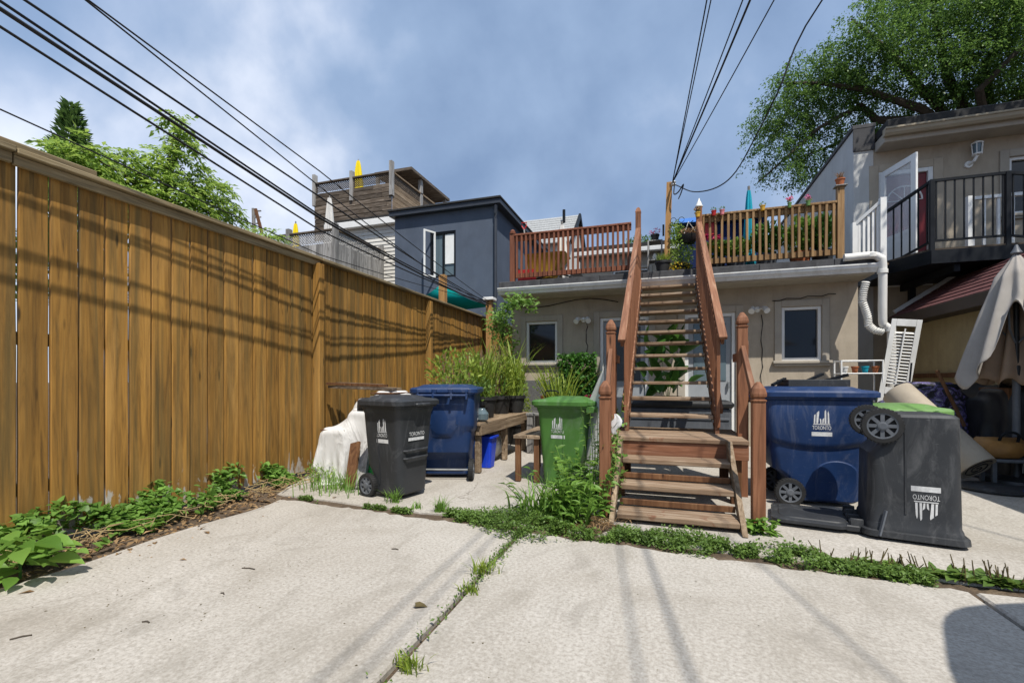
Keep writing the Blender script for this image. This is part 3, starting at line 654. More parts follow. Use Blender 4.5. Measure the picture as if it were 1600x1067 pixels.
# rooftop deck box
dY = 15.2; rd = thing('rooftop_deck', 'weathered plank rooftop deck with lattice screens and a shade roof', 'deck', (-9, dY, zt2+.1))
L0, L1 = yp(492, 340, dY).x, yp(612, 340, dY).x; zb, zp, zl = yp(612, 345, dY).z, yp(612, 285, dY).z, yp(612, 271, dY).z
zb = zt2+.1; nrow = 11; hh = (zp-zb)/nrow; depth = 4.5
for k in range(nrow):
    x = L0
    while x < L1-.01:
        e = min(L1, x+rnd.uniform(1.1, 2.2)); bx('plank', 'grey_plank_wood', rd, x+.004, e-.004, dY-.02+rnd.uniform(-.02, .012), dY+.02, zb+k*hh+.011, zb+(k+1)*hh-.011, 0); x = e
    bx('side_plank', 'bench_wood', rd, L1+.0, L1+.03, dY+.03, dY+depth, zb+k*hh+.006, zb+(k+1)*hh-.006, 0)
def lattice(par, p0, p1, z0, z1, mat, s=.11):
    p0, p1 = Vector(p0), Vector(p1); d = p1-p0; ln = d.length; d.normalize(); m = MB(); h = z1-z0; x = -h
    while x < ln:
        for sg in (1, -1):
            a, b = max(0, x), min(ln, x+h)
            za, zb_ = (a-x, b-x) if sg == 1 else (h-(a-x), h-(b-x))
            nrm = d.cross(Vector((0, 0, 1)))*(.006*sg)
            if b-a > .02: m.bar(p0+d*a+Vector((0, 0, z0+za))+nrm, p0+d*b+Vector((0, 0, z0+zb_))+nrm, .008, .03, up=d.cross(Vector((0, 0, 1))).cross(Vector((0, 0, 1))))
        x += s
    return m.build('lattice', mat, par)
lattice(rd, (L0, dY, 0), (L1, dY, 0), zp+.02, zl+.02, 'grey_plank_wood', .085); lattice(rd, (L1, dY, 0), (L1, dY+depth, 0), zp+.02, zl+.02, 'grey_plank_wood', .085)
bx('rail', 'grey_plank_wood', rd, L0, L1+.03, dY-.06, dY+.06, zl+.03, zl+.09); bx('rail', 'bench_wood', rd, L1-.06, L1+.06, dY+.061, dY+depth, zl+.03, zl+.09); bx('backing', 'eave_brown', rd, L0+.02, L1-.02, dY+.022, dY+.04, zb, zp)
for x, yy, h in ((L0, dY, .42), ((L0+L1)/2-.0, dY, .32), (L1, dY, .46), (L1, dY+2.2, .64), (L1, dY+depth, .64)): bx('post', 'grey_wood', rd, x-.06, x+.06, yy-.09, yy+.09, zp-.5, zl+h, .0)
bx('shade_roof', 'grey_plank_wood', rd, L1-1.6, L1+.15, dY+1.2, dY+depth+.2, zl+.65, zl+.77)
for x, yy in ((L1-1.5, dY+1.3), (L1-1.5, dY+depth)): bx('post', 'grey_wood', rd, x-.06, x+.06, yy-.06, yy+.06, zb, zl+.649, 0)
# grey privacy screen on the neighbour's lower deck
cY = 11.2; cc = yp(524, 357, cY); sc = thing('deck_screen', 'silver-grey weathered board screen topped with lattice beside the sided house', 'fence', (cc.x, cY, 3))
zt3 = cc.z; x = cc.x; pr = None
while x > cc.x-3.2:
    if pr is None: pr = MB().box(-.066, .066, -.012, .012, -1.1, 1.1, 0).build('board', 'grey_wood', sc); pr.location = Vector((x-.07, cY, zt3-1.5))-wloc(sc)
    else: piece(pr, (x-.07, cY+rnd.uniform(-.006, .006), zt3-1.5), sc)
    x -= .14
yy = cY
while yy < sY-.15: piece(pr, (cc.x, yy+.08, zt3-1.5), sc, (0, 0, R(90))); yy += .14
lattice(sc, (cc.x-3.2, cY, 0), (cc.x, cY, 0), zt3-.38, zt3-.05, 'grey_wood', .085); lattice(sc, (cc.x, cY, 0), (cc.x, sY-.1, 0), zt3-.38, zt3-.05, 'grey_wood', .085)
bx('rail', 'grey_plank_wood', sc, cc.x-3.2, cc.x+.04, cY-.05, cY+.05, zt3-.05, zt3); bx('rail', 'bench_wood', sc, cc.x-.04, cc.x+.05, cY+.051, sY-.05, zt3-.05, zt3)
for x, yy in ((cc.x, cY), (cc.x-1.7, cY), (cc.x, sY-.2)): bx('post', 'grey_wood', sc, x-.06, x+.06, yy-.075, yy+.075, 0, zt3+.14, .0)
# far grey-roofed gable house
gY = 21.0; gh = thing('gabled_house', 'far house with a pale grey shingle roof and dark gable trim', 'house', (0, gY, 0))
A, B = yp(775, 365, gY), yp(900, 365, gY); ap = yp(896, 322, gY); ex0, ex1 = A.x-1.5, B.x
rz, ez = ap.z, ap.z-1.9; zr = []
m = MB()
rows = 11
for k in range(rows):
    u0, u1 = k/rows, (k+1)/rows; ya, yb = gY-1.0+2.2*u0, gY-1.0+2.2*u1; za, zb_ = ez+(rz-ez)*u0, ez+(rz-ez)*u1
    m.add([(ex0, ya, za+.03), (ex1, ya, za+.03), (ex1, yb, zb_), (ex0, yb, zb_), (ex0, ya, za-.02), (ex1, ya, za-.02)], [(0, 1, 2, 3), (0, 4, 5, 1)])
m.build('roof', 'shingle_grey', gh)
m = MB(); m.add([(ex0, gY+1.2, rz), (ex1, gY+1.2, rz), (ex1, gY+3.4, ez), (ex0, gY+3.4, ez)], [(0, 1, 2, 3)]); m.build('rear_slope', 'shingle_grey', gh)
MB().prism([(gY-.7, 0), (gY+3.1, 0), (gY+3.1, ez+.2), (gY+1.2, rz-.15), (gY-.7, ez+.2)], ex0+.2, ex1-.15, 'x').build('wall', 'vinyl_siding', gh)
m = MB(); m.bar((ex1-.02, gY-1.05, ez-.06), (ex1-.02, gY+1.2, rz-.03), .09, .2); m.bar((ex1-.02, gY+3.45, ez-.06), (ex1-.02, gY+1.2, rz-.03), .09, .2); m.build('gable_trim', 'iron_black', gh)
vp = yp(877, 338, gY); MB().lathe([(.07, 0), (.07, .75)], 10, (vp.x, gY+.6, rz-.65)).build('vent_pipe', 'iron_black', gh)
bx('roof_vent', 'iron_black', gh, vp.x-2.4, vp.x-2.0, gY+.35, gY+.65, rz-.68, rz-.45, .02)
bx('wing', 'roof_black', gh, A.x-6.5, A.x-2, gY, gY+5, ez+.2, ez+.75)

# ------------------------------------------------------------------ taupe house on the right with a balcony
hY = 10.4; rh = thing('right_house', 'two-storey taupe stucco house with a red door opening onto a black balcony', 'house', (6, hY, 0))
dx0, dx1 = 3.83, 4.66; wq = yp(1576, 246, hY); wq2 = yp(1640, 330, hY)
wall_holes(3.75, 9.5, 0, 5.62, [(dx0, dx1, 2.95, 5.06), (wq.x, wq.x+1.0, wq2.z, wq.z)], hY, hY+.15).build('wall', 'stucco_taupe', rh)
bx('side_wall', 'stucco_pale', rh, 3.43, 3.749, hY-.02, 21, 0, 5.92); bx('coping', 'flashing_black', rh, 3.40, 3.78, hY-.05, 21, 5.921, 6.0, .01); bx('parapet_cap', 'flashing_black', rh, 3.42, 3.76, hY-.045, hY-.021, 5.5, 5.92, .0)
bx('eave', 'stucco_trim', rh, 3.77, 9.6, hY-.42, hY-.001, 5.44, 5.62, .01); bx('roof', 'roof_black', rh, 3.80, 9.6, hY-.44, 20, 5.66, 5.84, .02)
gp_ = [(hY-.422, 5.52), (hY-.50, 5.52), (hY-.53, 5.56), (hY-.54, 5.61), (hY-.56, 5.62), (hY-.56, 5.65), (hY-.422, 5.65)]
MB().prism(gp_, 3.74, 9.6, 'x').build('gutter', 'gutter_beige', rh)
window(rh, wq.x, wq.x+1.0, wq2.z, wq.z, hY, trim=.13, sill=True)
fr = frame(MB(), dx0+.002, dx1-.002, 2.9, 5.058, .07, hY-.02, hY+.09).build('door_frame', 'white_paint', rh)
dr = bx('front_door', 'door_red', fr, dx0+.075, dx1-.075, hY+.03, hY+.075, 2.96, 4.985, .004)
m = MB(); cx = (dx0+dx1)/2
for k in range(5): a = math.pi*k/4; m.bar((cx, hY+.024, 4.5), (cx+.26*math.cos(a), hY+.024, 4.5+.26*math.sin(a)), .012, .015, up=(0, 1, 0))
m.tube([(cx+.27*math.cos(math.pi*k/12), hY+.022, 4.5+.27*math.sin(math.pi*k/12)) for k in range(13)], .014, 6); m.bar((cx-.28, hY+.024, 4.5), (cx+.28, hY+.024, 4.5), .012, .02, up=(0, 1, 0)); m.build('fanlight', 'white_paint', fr)
m = MB(); m.box(dx0-.15, dx0, hY-.03, hY-.001, 2.95, 5.2, .006); m.box(dx1, dx1+.15, hY-.03, hY-.001, 2.95, 5.2, .006); m.box(dx0, dx1, hY-.03, hY-.001, 5.06, 5.2, .006); m.build('door_trim', 'stucco_taupe', rh)
sm = MB(); frame(sm, 0, .82, 2.97, 5.03, .11, -.018, .018); sm.box(.11, .71, -.016, .016, 3.7, 3.78); sm.box(.11, .71, -.012, .012, 3.08, 3.7)
st_ = sm.build('storm_door', 'white_paint', rh); off = Vector(st_.location)+wloc(rh); ang = R(-75)
hp = Vector((dx0+.03, hY-.04, 0)); st_.rotation_euler = (0, 0, ang); cxl = .41; st_.location = Vector((hp.x+cxl*math.cos(ang), hp.y+cxl*math.sin(ang), 4.0))-wloc(rh)
t = NT('storm_glass'); t.b.inputs['Base Color'].default_value = (.7, .75, .78, 1); t.b.inputs['Roughness'].default_value = .05; t.b.inputs['Alpha'].default_value = .32
MB().box(-.3, .3, -.004, .004, -.21, .92).build('pane', 'storm_glass', st_, world=False)
bx('door_pull', 'iron_black', rh, 0, .02, 0, .1, 0, .14, .003).parent = st_; C.objects[-1] if False else None
lt = yp(1519, 240, hY); m = MB(); m.lathe([(.06, 0), (.06, -.03)], 12, (lt.x-.06, hY-.002, lt.z-.2), 'y'); m.tube([(lt.x-.06, hY-.03, lt.z-.2), (lt.x-.03, hY-.12, lt.z-.18), (lt.x, hY-.14, lt.z-.1)], .025, 8); wlgt = m.build('wall_lantern', 'ceramic_white', rh, smooth=True)
m = MB(); m.lathe([(.055, -.1), (.075, -.09), (.075, -.07)], 8, (lt.x, hY-.14, lt.z)); m.lathe([(.09, .1), (.09, .115), (.03, .15), (.0, .155)], 8, (lt.x, hY-.14, lt.z))
for k in range(6): a = k*math.pi/3; m.bar((lt.x+.065*math.cos(a), hY-.14+.065*math.sin(a), lt.z-.07), (lt.x+.08*math.cos(a), hY-.14+.08*math.sin(a), lt.z+.1), .012, .012)
m.build('lantern_cage', 'ceramic_white', wlgt)
MB().lathe([(.05, -.068), (.066, .095)], 10, (lt.x, hY-.14, lt.z)).build('lantern_glass', 'glass_blue', wlgt)
# balcony
bal = thing('balcony', 'black steel balcony with thin balusters under the red door', 'balcony', (5, 8.6, 2.9))
fp = [(3.84, 8.6), (7.6, 8.6), (7.6, 10.36), (3.47, 10.36), (3.47, 9.35)]
MB().prism(fp, 2.92, 3.12, 'z').build('platform', 'iron_black', bal); MB().prism([(a, b+.02) for a, b in fp], 3.121, 3.15, 'z').build('deck', 'grey_plank_wood', bal)
ex = yp(1576, 270, 8.62).x
def irail(a, b, za, zb_, z0a, z0b, n):
    MB().bar((a[0], a[1], za), (b[0], b[1], zb_), .04, .04).build('rail', 'iron_black', bal); MB().bar((a[0], a[1], z0a), (b[0], b[1], z0b), .03, .03).build('rail', 'iron_black', bal)
    for k in range(n):
        u = (k+.5)/n; x, y_ = a[0]+(b[0]-a[0])*u, a[1]+(b[1]-a[1])*u
        MB().bar((x, y_, z0a+(z0b-z0a)*u), (x, y_, za+(zb_-za)*u), .018, .018, up=(0, 1, 0)).build('baluster', 'iron_black', bal)
irail((3.86, 8.64), (ex, 8.64), 4.18, 4.18, 3.27, 3.27, 8); irail((3.5, 9.35), (3.86, 8.64), 3.95, 4.18, 3.05, 3.27, 6); irail((ex, 8.64), (ex+1.1, 8.64), 4.18, 3.95, 3.27, 3.05, 9)
for x, y_ in ((3.86, 8.64), (ex, 8.64), (3.5, 9.35)): bx('post', 'iron_black', bal, x-.03, x+.03, y_-.03, y_+.03, 3.0, 4.2 if y_ < 9 else 3.98, .004)
for x in (4.2, 6.8): bx('bracket', 'iron_black', bal, x-.04, x+.04, 8.7, 10.38, 2.8, 2.919)
for x in (4.2, 6.8): bx('support_post', 'iron_black', bal, x-.045, x+.045, 10.0, 10.09, 0, 2.799)
def white_rail(label, a, b, za, zb_, zba, zbb, n):
    t = thing('white_railing', label, 'railing', (a[0], a[1], zba)); MB().bar((a[0], a[1], za), (b[0], b[1], zb_), .07, .05).build('rail', 'white_paint', t); MB().bar((a[0], a[1], zba), (b[0], b[1], zbb), .05, .05).build('rail', 'white_paint', t)
    for k in range(n+1):
        u = k/n; x, y_ = a[0]+(b[0]-a[0])*u, a[1]+(b[1]-a[1])*u; wd = .085 if k in (0, n) else .035
        MB().bar((x, y_, zba+(zbb-zba)*u-(.12 if wd > .05 else 0)), (x, y_, za+(zb_-za)*u+(.04 if wd > .05 else -.026)), wd, wd, up=(0, 1, 0)).build('baluster', 'white_paint', t)
white_rail('white sloping picket railing between the roof terrace and the balcony', (3.09, 9.3), (3.42, 9.12), 3.80, 4.12, 3.15, 3.15, 6)
bx('landing_block', 'bench_wood', bal, 3.06, 3.46, 9.0, 9.5, 3.031, 3.06)
white_rail('white flat picket railing standing behind the black balusters', (4.75, 9.5), (6.2, 9.5), 4.12, 4.12, 3.2, 3.2, 8)
# lean-to with red shingles
lt_ = thing('lean_to', 'ochre stucco lean-to with a red shingle roof and brown eaves', 'lean-to', (4.1, 7, 0))
EX, EZ = 3.77, 2.25
bx('wall', 'stucco_ochre', lt_, 4.05, 4.2, 4.3, 10.3, 0, 2.3, 0); bx('rear_wall', 'stucco_taupe', lt_, 4.21, 9, 4.3, 4.45, 0, 2.4, 0)
rw = 8; X1, Z1 = 4.75, 2.92
for k in range(rw):
    u0, u1 = k/rw, (k+1)/rw; xa, xb = EX+(X1-EX)*u0, EX+(X1-EX)*u1; za, zb_ = EZ+(Z1-EZ)*u0, EZ+(Z1-EZ)*u1; y_ = 4.0+(0 if k % 2 else -.12)
    while y_ < 9.78:
        e = min(y_+.33, 9.8); ya_ = max(y_, 4.0)+.004
        MB().add([(xa-.01, ya_, za+.016), (xa-.01, e-.004, za+.016), (xb, e-.004, zb_+.004), (xb, ya_, zb_+.004), (xa-.01, ya_, za-.004), (xa-.01, e-.004, za-.004)], [(0, 1, 2, 3), (0, 4, 5, 1)]).build('shingle', 'shingle_red', lt_); y_ = e
MB().prism([(EX+.01, EZ-.02), (X1, Z1-.02), (X1, Z1-.1), (EX+.01, EZ-.1)], 4.0, 9.8, 'y').build('roof_deck', 'eave_brown', lt_)
bx('fascia', 'eave_brown', lt_, EX-.03, EX+.008, 4.0, 9.8, EZ-.16, EZ+.0); bx('soffit', 'eave_brown', lt_, EX+.009, 4.049, 4.0, 9.8, EZ-.15, EZ-.13)
bx('ledge', 'brown_board', lt_, 3.98, 4.049, 4.5, 9.6, 1.2, 1.27)
MB().bar((3.85, 9.82, 2.36), (4.75, 9.82, 2.98), .04, .06).build('flashing', 'gutter_white', lt_)
bx('shed_roof', 'roof_black', lt_, 4.76, 9, 4.0, 9.8, 2.6, 2.75)
# ------------------------------------------------------------------ wooden staircase to the terrace
sta = thing('wooden_staircase', 'red-brown wooden staircase with a low landing climbing to the roof terrace', 'staircase', (.1, 4.6, 0))
def tread(name, x0, x1, y0, y1, z, th=.038, planks=2, mat='tread_wood'):
    wd = (y1-y0)/planks
    for k in range(planks): bx(name, mat, sta, x0+rnd.uniform(-.004, .004), x1+rnd.uniform(-.004, .004), y0+k*wd+.003, y0+(k+1)*wd-.003, z-th, z+rnd.uniform(-.003, .003), .006)
low = [(3.80, .085), (4.08, .258), (4.36, .438)]
for y0, z in low: tread('tread', -.363, .545, y0, y0+.27, z, .045, 2)
LZ = .60
yk = 4.635
for k in range(8):
    bx('landing_board', 'tread_wood', sta, -.50, .735, yk+.003, yk+.137, LZ-.036, LZ+rnd.uniform(-.003, .003), .005); yk += .14
bx('landing_fascia', 'stair_beam_wood', sta, -.50, .735, 4.655, 4.693, LZ-.18, LZ-.038, .004); bx('landing_fascia', 'stair_rail_wood', sta, -.50, -.462, 4.695, 5.74, LZ-.18, LZ-.038, .004); bx('landing_fascia', 'stair_rail_wood', sta, .697, .735, 4.695, 5.74, LZ-.18, LZ-.038, .004)
bx('landing_fascia', 'stair_rail_wood', sta, -.50, .735, 5.70, 5.738, LZ-.18, LZ-.038, .004) if False else None
for x, y_ in ((-.42, 4.76), (.64, 4.76), (-.42, 5.66), (.64, 5.66)): bx('support_post', 'brown_board', sta, x-.045, x+.045, y_-.045, y_+.045, 0, LZ-.04, .005)
# lower stringers
for x in (-.40, .565):
    poly = [(3.72, .012), (3.88, .012), (4.65, .44), (4.65, .60), (4.56, .60)]
    MB().prism(poly, x-.019, x+.019, 'x').build('stringer', 'bench_wood', sta)
bx('riser_board', 'brown_board', sta, -.36, .54, 4.03, 4.05, .1, .15); bx('riser_board', 'brown_board', sta, -.36, .54, 4.31, 4.33, .27, .32)
# newel posts with pointed caps
def newel(x, y_, z0, z1):
    p = bx('newel_post', 'stair_post_wood', sta, x-.046, x+.046, y_-.046, y_+.046, z0, z1, .005)
    def sq(h, z): 
        c = .012; return [(x-h+c, y_-h, z), (x+h-c, y_-h, z), (x+h, y_-h+c, z), (x+h, y_+h-c, z), (x+h-c, y_+h, z), (x-h+c, y_+h, z), (x-h, y_+h-c, z), (x-h, y_-h+c, z)]
    MB().loft([sq(.052, z1+.001), sq(.054, z1+.012), sq(.040, z1+.02), sq(.040, z1+.03), sq(.052, z1+.04), sq(.054, z1+.06), sq(.045, z1+.10), sq(.022, z1+.14), sq(.013, z1+.152)]).build('post_cap', 'stair_post_wood', p)
newel(-.472, 3.96, 0, 1.0); newel(.69, 3.97, 0, .99)
newel(-.545, 5.08, 0, 1.66); newel(.74, 5.08, 0, 1.68)
for x, xb in ((-.472, -.545), (.69, .74)): rbar('hand_rail', 'stair_rail_wood', sta, (x, 4.0, .92), (xb, 5.04, 1.46), .04, .088)
for x, xb in ((-.472, -.545), (.69, .785)): MB().bar((x, 4.02, .40), (xb, 5.03, .80), .038, .085, up=(0, 0, 1)).build('lower_rail', 'stair_rail_wood', sta) if False else None
# landing guards: upright boards with rounded tops
for x in (-.56, .79):
    for k in range(5):
        y_ = 5.17+k*.125; h = 1.56+rnd.uniform(-.01, .01); hw = .052
        poly = [(y_-hw, LZ-.17), (y_+hw, LZ-.17), (y_+hw, h-.05), (y_+hw*.7, h-.012), (y_, h), (y_-hw*.7, h-.012), (y_-hw, h-.05)]
        MB().prism(poly, x-.014, x+.014, 'x').build('guard_board', 'stair_post_wood', sta)
    s_ = 1 if x < 0 else -1
    bx('guard_rail', 'stair_rail_wood', sta, x+s_*.0145, x+s_*.052, 5.13, 5.75, 1.36, 1.45)
# upper flight
RUN, RISE, Y0, Z0 = .262, .1795, 5.28, .785
NT_ = 12
for k in range(NT_):
    y0, z = Y0+k*RUN, Z0+k*RISE; tread('tread', -.365, .50, y0, y0+.255, z, .038, 2)
ye, ze = Y0+NT_*RUN, Z0+NT_*RISE
for x in (-.39, .525):
    poly = [(5.20, .601), (5.34, .601), (ye+.02, ze-.30), (ye+.02, ze-.02), (ye-.1, ze+.0), (5.2, .83)]
    MB().prism(poly, x-.019, x+.019, 'x').build('stringer', 'stair_rail_wood', sta)
for x in (-.36, .495):                                # tread cleats
    for k in range(NT_): bx('cleat', 'steel', sta, x-.004, x+.004, Y0+k*RUN+.03, Y0+k*RUN+.2, Z0+k*RISE-.075, Z0+k*RISE-.041, 0)
SL = RISE/RUN
def rz_(y_): return Z0+(y_-Y0)*SL
for x, nm in ((-.435, 'L'), (.570, 'R')):
    rbar('hand_rail', 'stair_rail_wood', sta, (x, 5.10, rz_(5.10)+.92), (x, ye+.02, rz_(ye)+.90), .080, .034)
    rbar('sub_rail', 'stair_rail_wood', sta, (x, 5.14, rz_(5.14)+.862), (x, ye+.0, rz_(ye)+.842), .032, .070); rbar('foot_rail', 'stair_rail_wood', sta, (x, 5.26, rz_(5.26)+.06), (x, ye, rz_(ye)+.06), .032, .070)
    pr = None; y_ = 5.20
    while y_ < ye-.03:
        xx = x+(.036 if x < 0 else -.036); zc = rz_(y_)+.42
        if pr is None: pr = MB().box(-.018, .018, -.019, .019, -.50, .47, .004).build('baluster', 'stair_post_wood', sta); pr.location = Vector((xx, y_, zc))-wloc(sta)
        else: piece(pr, (xx, y_, zc), sta)
        y_ += .118
    p = bx('top_post', 'stair_post_wood', sta, x-.046, x+.046, ye+.025, ye+.117, 3.056, 4.12, .005)
    if x < 0: MB().loft([[(x+a*h, ye+.071+b*h, z) for a, b in ((-1, -1), (1, -1), (1, 1), (-1, 1))] for h, z in ((.046, 4.121), (.05, 4.15), (.03, 4.21), (.006, 4.235))]).build('post_cap', 'stair_post_wood', p)
    else: MB().lathe([(.062, 4.121), (.064, 4.14), (.045, 4.16), (.04, 4.19), (.015, 4.24), (.01, 4.27), (.0, 4.275)], 14, (x, ye+.071, 0)).build('post_cap', 'ceramic_white', p, smooth=True)
# ------------------------------------------------------------------ wheeled bins
def rring(x0, x1, y0, y1, r, z, n=5, dz=None):
    pts = []
    for cx, cy, a0 in ((x1-r, y1-r, 0), (x0+r, y1-r, 90), (x0+r, y0+r, 180), (x1-r, y0+r, 270)):
        for k in range(n+1):
            a = R(a0+90*k/n); pts.append((cx+r*math.cos(a), cy+r*math.sin(a)))
    # extra points along the straight runs keep the moulded curves
    outp = []
    for i in range(len(pts)):
        a, b = pts[i], pts[(i+1) % len(pts)]; outp.append(a)
        if i % (n+1) == n:
            for q in range(1, 6): outp.append((a[0]+(b[0]-a[0])*q/6, a[1]+(b[1]-a[1])*q/6))
    return [(p[0], p[1], z+(dz(p) if dz else 0)) for p in outp]
def text_mesh(txt, size):
    cu = bpy.data.curves.new('lettering', 'FONT'); cu.body = txt; cu.size = size; cu.align_x = 'CENTER'
    o = bpy.data.objects.new('lettering', cu); C.objects.link(o); dg = bpy.context.evaluated_depsgraph_get(); dg.update()
    me = o.evaluated_get(dg).to_mesh(); V = [tuple(v.co) for v in me.vertices]; Fs = [tuple(p.vertices) for p in me.polygons]
    bpy.data.objects.remove(o); bpy.data.curves.remove(cu); return V, Fs
TV, TF = text_mesh('TORONTO', .052)
def bin_(name, label, mat, H, A1, B1, A0, B0, loc, rz, wheel_r=.125, emblem=((-1, 0.0, .70), ), big=False, lid='closed', flip=False, group=None, wx=0.0, notch=.12, lidmat=None, es=1.0, front_mark=False):
    t = thing(name, label, 'bin', (loc[0], loc[1], H+.02 if flip else .012), rz, group)
    if flip: t.rotation_euler = (math.pi, 0, rz)
    zb = .03
    def dims(z):
        u = (z-zb)/(H-zb); return A0+(A1-A0)*u, B0+(B1-B0)*u
    secs = []
    def sec(z, grow=0.0, back=0.0, r=.07, dz=None):
        a, b = dims(z); secs.append(rring(-a-grow+back, a+grow, -b-grow, b+grow, r, z, dz=dz))
    zn = wheel_r*2+.02
    sec(zb, -.02, notch, .06); sec(zb+.02, 0, notch, .065); sec(zn-.06, 0, notch, .065); sec(zn, 0, notch*.55, .07); sec(zn+.05, 0, 0, .07)
    zt = .60*H
    if big:
        sw = lambda p: -.07*(1-min(1, abs(p[0])/A1)**2) if abs(p[1]) > B0*.6 else -.10*(1-min(1, abs(p[1])/B1)**2)
        sec(zt-.09, 0, 0, .07, sw); sec(zt-.03, .0, 0, .07, sw); sec(zt, .022, 0, .08, sw); sec(zt+.03, .028, 0, .08, sw); sec(H-.07, .018, 0, .08)
    else:
        sec(H*.45, 0, 0, .07); sec(H*.7, 0, 0, .07); sec(H-.11, 0, 0, .07); sec(H-.09, .008, 0, .07)
    sec(H-.055, .012, 0, .07); sec(H-.05, .035, 0, .08); sec(H-.012, .038, 0, .08); sec(H-.008, .030, 0, .08); sec(H-.008, -.005, 0, .06); 
    a, b = dims(H*.4); secs.append(rring(-a+.03, a-.03, -b+.03, b-.03, .06, H*.4)); 
    body = MB().loft(secs).build('body', mat, t, world=False, smooth=32)
    # moulded ribs / grip on front and sides
    def sy_(z, x=0):
        a_, b_ = dims(z); g = .0
        if big and z > zt+.02: g = .028-(.010*(z-zt)/(H-zt))
        elif big and z > zt-.06: g = .012
        return b_+g
    if big:
        for s in (-1, 1):                    # arched relief low on the sides
            poly = []; cx, hw, z0_, z1_ = A0*.45, .15, zb+.03, .40*H
            for k in range(13):
                q = math.pi*k/12; poly.append((cx+hw*math.cos(q), z1_-.10+.10*math.sin(q)))
            poly += [(cx-hw*1.05, z0_), (cx+hw*1.05, z0_)]
            f = [(x, s*(sy_(z)+.012-(0.012 if i > 12 else 0)), z) for i, (x, z) in enumerate(poly)]; bk = [(cx+(x-cx)*1.12, s*(sy_(z)-.004), z_) for (x, z), z_ in zip(poly, [z+(z-z0_)*.04 for _, z in poly])]
            MB().loft([bk, f], False, True).build('side_panel', mat, t, world=False, smooth=30)
    else:
        for s in (-1, 1):
            MB().bar((-A0*.2, s*(sy_(H*.8)+.002), H*.80), (-A0*.2, s*(sy_(H*.2)+.002), H*.14), .012, .006, up=(0, 1, 0)).build('side_rib', mat, t, world=False)
    # handle bar with brackets at the back
    m = MB(); hb = A1+.03
    m.tube([(-hb-.055, -B1*.8, H-.055), (-hb-.055, B1*.8, H-.055)], .016, 10)
    for yy in (-B1*.8, -B1*.3, B1*.3, B1*.8): m.box(-hb-.07, -hb+.01, yy-.012, yy+.012, H-.10, H-.03, .004)
    m.build('handle', mat, t, world=False, smooth=True)
    for yy in (-B0*.55, B0*.55) if big else ():
        MB().box(-A1*.93-.03, -A1*.93+.02, yy-.015, yy+.015, H*.62, H-.10, .005).build('back_rib', mat, t, world=False)
    # wheels
    ax = -A0+wx; m = MB().tube([(ax+.02, -B0-.05, wheel_r-.012), (ax+.02, B0+.05, wheel_r-.012)], .012, 8); m.build('axle', 'steel', t, world=False)
    for s in (-1, 1):
        yc = s*(B0+.028); wr = wheel_r; c = (ax+.02, yc, wr-.012); wpr = []
        prof = [(wr*.74, -.028), (wr*.96, -.026), (wr, -.018), (wr, .018), (wr*.96, .026), (wr*.74, .028), (wr*.74, -.028)]
        m = MB(); rings = []
        for r_, h in prof: rings.append([(c[0]+r_*math.cos(q), c[1]+h, c[2]+r_*math.sin(q)) for q in (2*math.pi*i/32 for i in range(32))])
        m.loft(rings, False, False)
        for k in range(32):
            q = 2*math.pi*(k+.5)/32; p0 = Vector((c[0]+wr*math.cos(q), c[1]-.024, c[2]+wr*math.sin(q))); p1 = p0+Vector((0, .048, 0)); m.bar(p0, p1, .010, .006, up=(math.cos(q), 0, math.sin(q)))
        wh = m.build('wheel', 'rubber', t, world=False, smooth=30)
        m = MB(); m.lathe([(.02, -.034), (.03, -.031), (.03, .031), (.02, .034)], 14, c, 'y')
        for k in range(8):
            q = 2*math.pi*k/8; m.bar((c[0]+.02*math.cos(q), c[1], c[2]+.02*math.sin(q)), (c[0]+wr*.76*math.cos(q), c[1], c[2]+wr*.76*math.sin(q)), .024, .046, up=(0, 1, 0))
        m.loft([[(c[0]+r_*math.cos(q), c[1]+h, c[2]+r_*math.sin(q)) for q in (2*math.pi*i/28 for i in range(28))] for r_, h in ((wr*.66, -.024), (wr*.76, -.026), (wr*.76, .026), (wr*.66, .024), (wr*.66, -.024))], False, False)
        hub = m.build('hub', 'plastic_grey', wh, world=False); hub.location = Vector(c)-Vector(wh.location)
        MB().lathe([(wr*.75, -.004), (wr*.75, .004)], 24, (0, 0, 0), 'y').build('wheel_disc', 'rubber', wh, world=False)
    # lid
    lm = lidmat or mat; e = .05
    lr = [rring(-A1-e*.7, A1+e, -B1-e, B1+e, .09, H-.03), rring(-A1-e*.8, A1+e*1.15, -B1-e*1.05, B1+e*1.05, .09, H-.026), rring(-A1-e*.8, A1+e*1.15, -B1-e*1.05, B1+e*1.05, .09, H+.012),
          rring(-A1-e*.6, A1+e*.8, -B1-e*.75, B1+e*.75, .10, H+.028), rring(-A1+.02, A1-.05, -B1+.03, B1-.03, .10, H+.04), rring(-A1+.07, A1-.11, -B1+.08, B1-.08, .09, H+.062), rring(-A1+.10, A1-.15, -B1+.11, B1-.11, .08, H+.066)]
    if lid == 'closed':
        lo = MB().loft(lr).build('lid', lm, t, world=False, smooth=32)
        m = MB(); m.box(-A1-.085, -A1-.03, -B1*.86, -B1*.34, H-.03, H+.018, .01); m.box(-A1-.085, -A1-.03, B1*.34, B1*.86, H-.03, H+.018, .01); m.box(-A1-.085, -A1-.03, -B1*.2, B1*.2, H-.03, H+.018, .01); hg = m.build('lid_hinge', lm, t, world=False)
        m = MB(); m.box(A1+.02, A1+.085, -B1*.4, B1*.4, H-.035, H-.005, .01); m.build('lid_lip', lm, t, world=False)
    elif lid == 'open_flat':                 # swung right round so that it lies in the plane of the rim, behind the bin
        x1_ = -A1-.10; x0_ = x1_-.52; hb_ = B1+.005
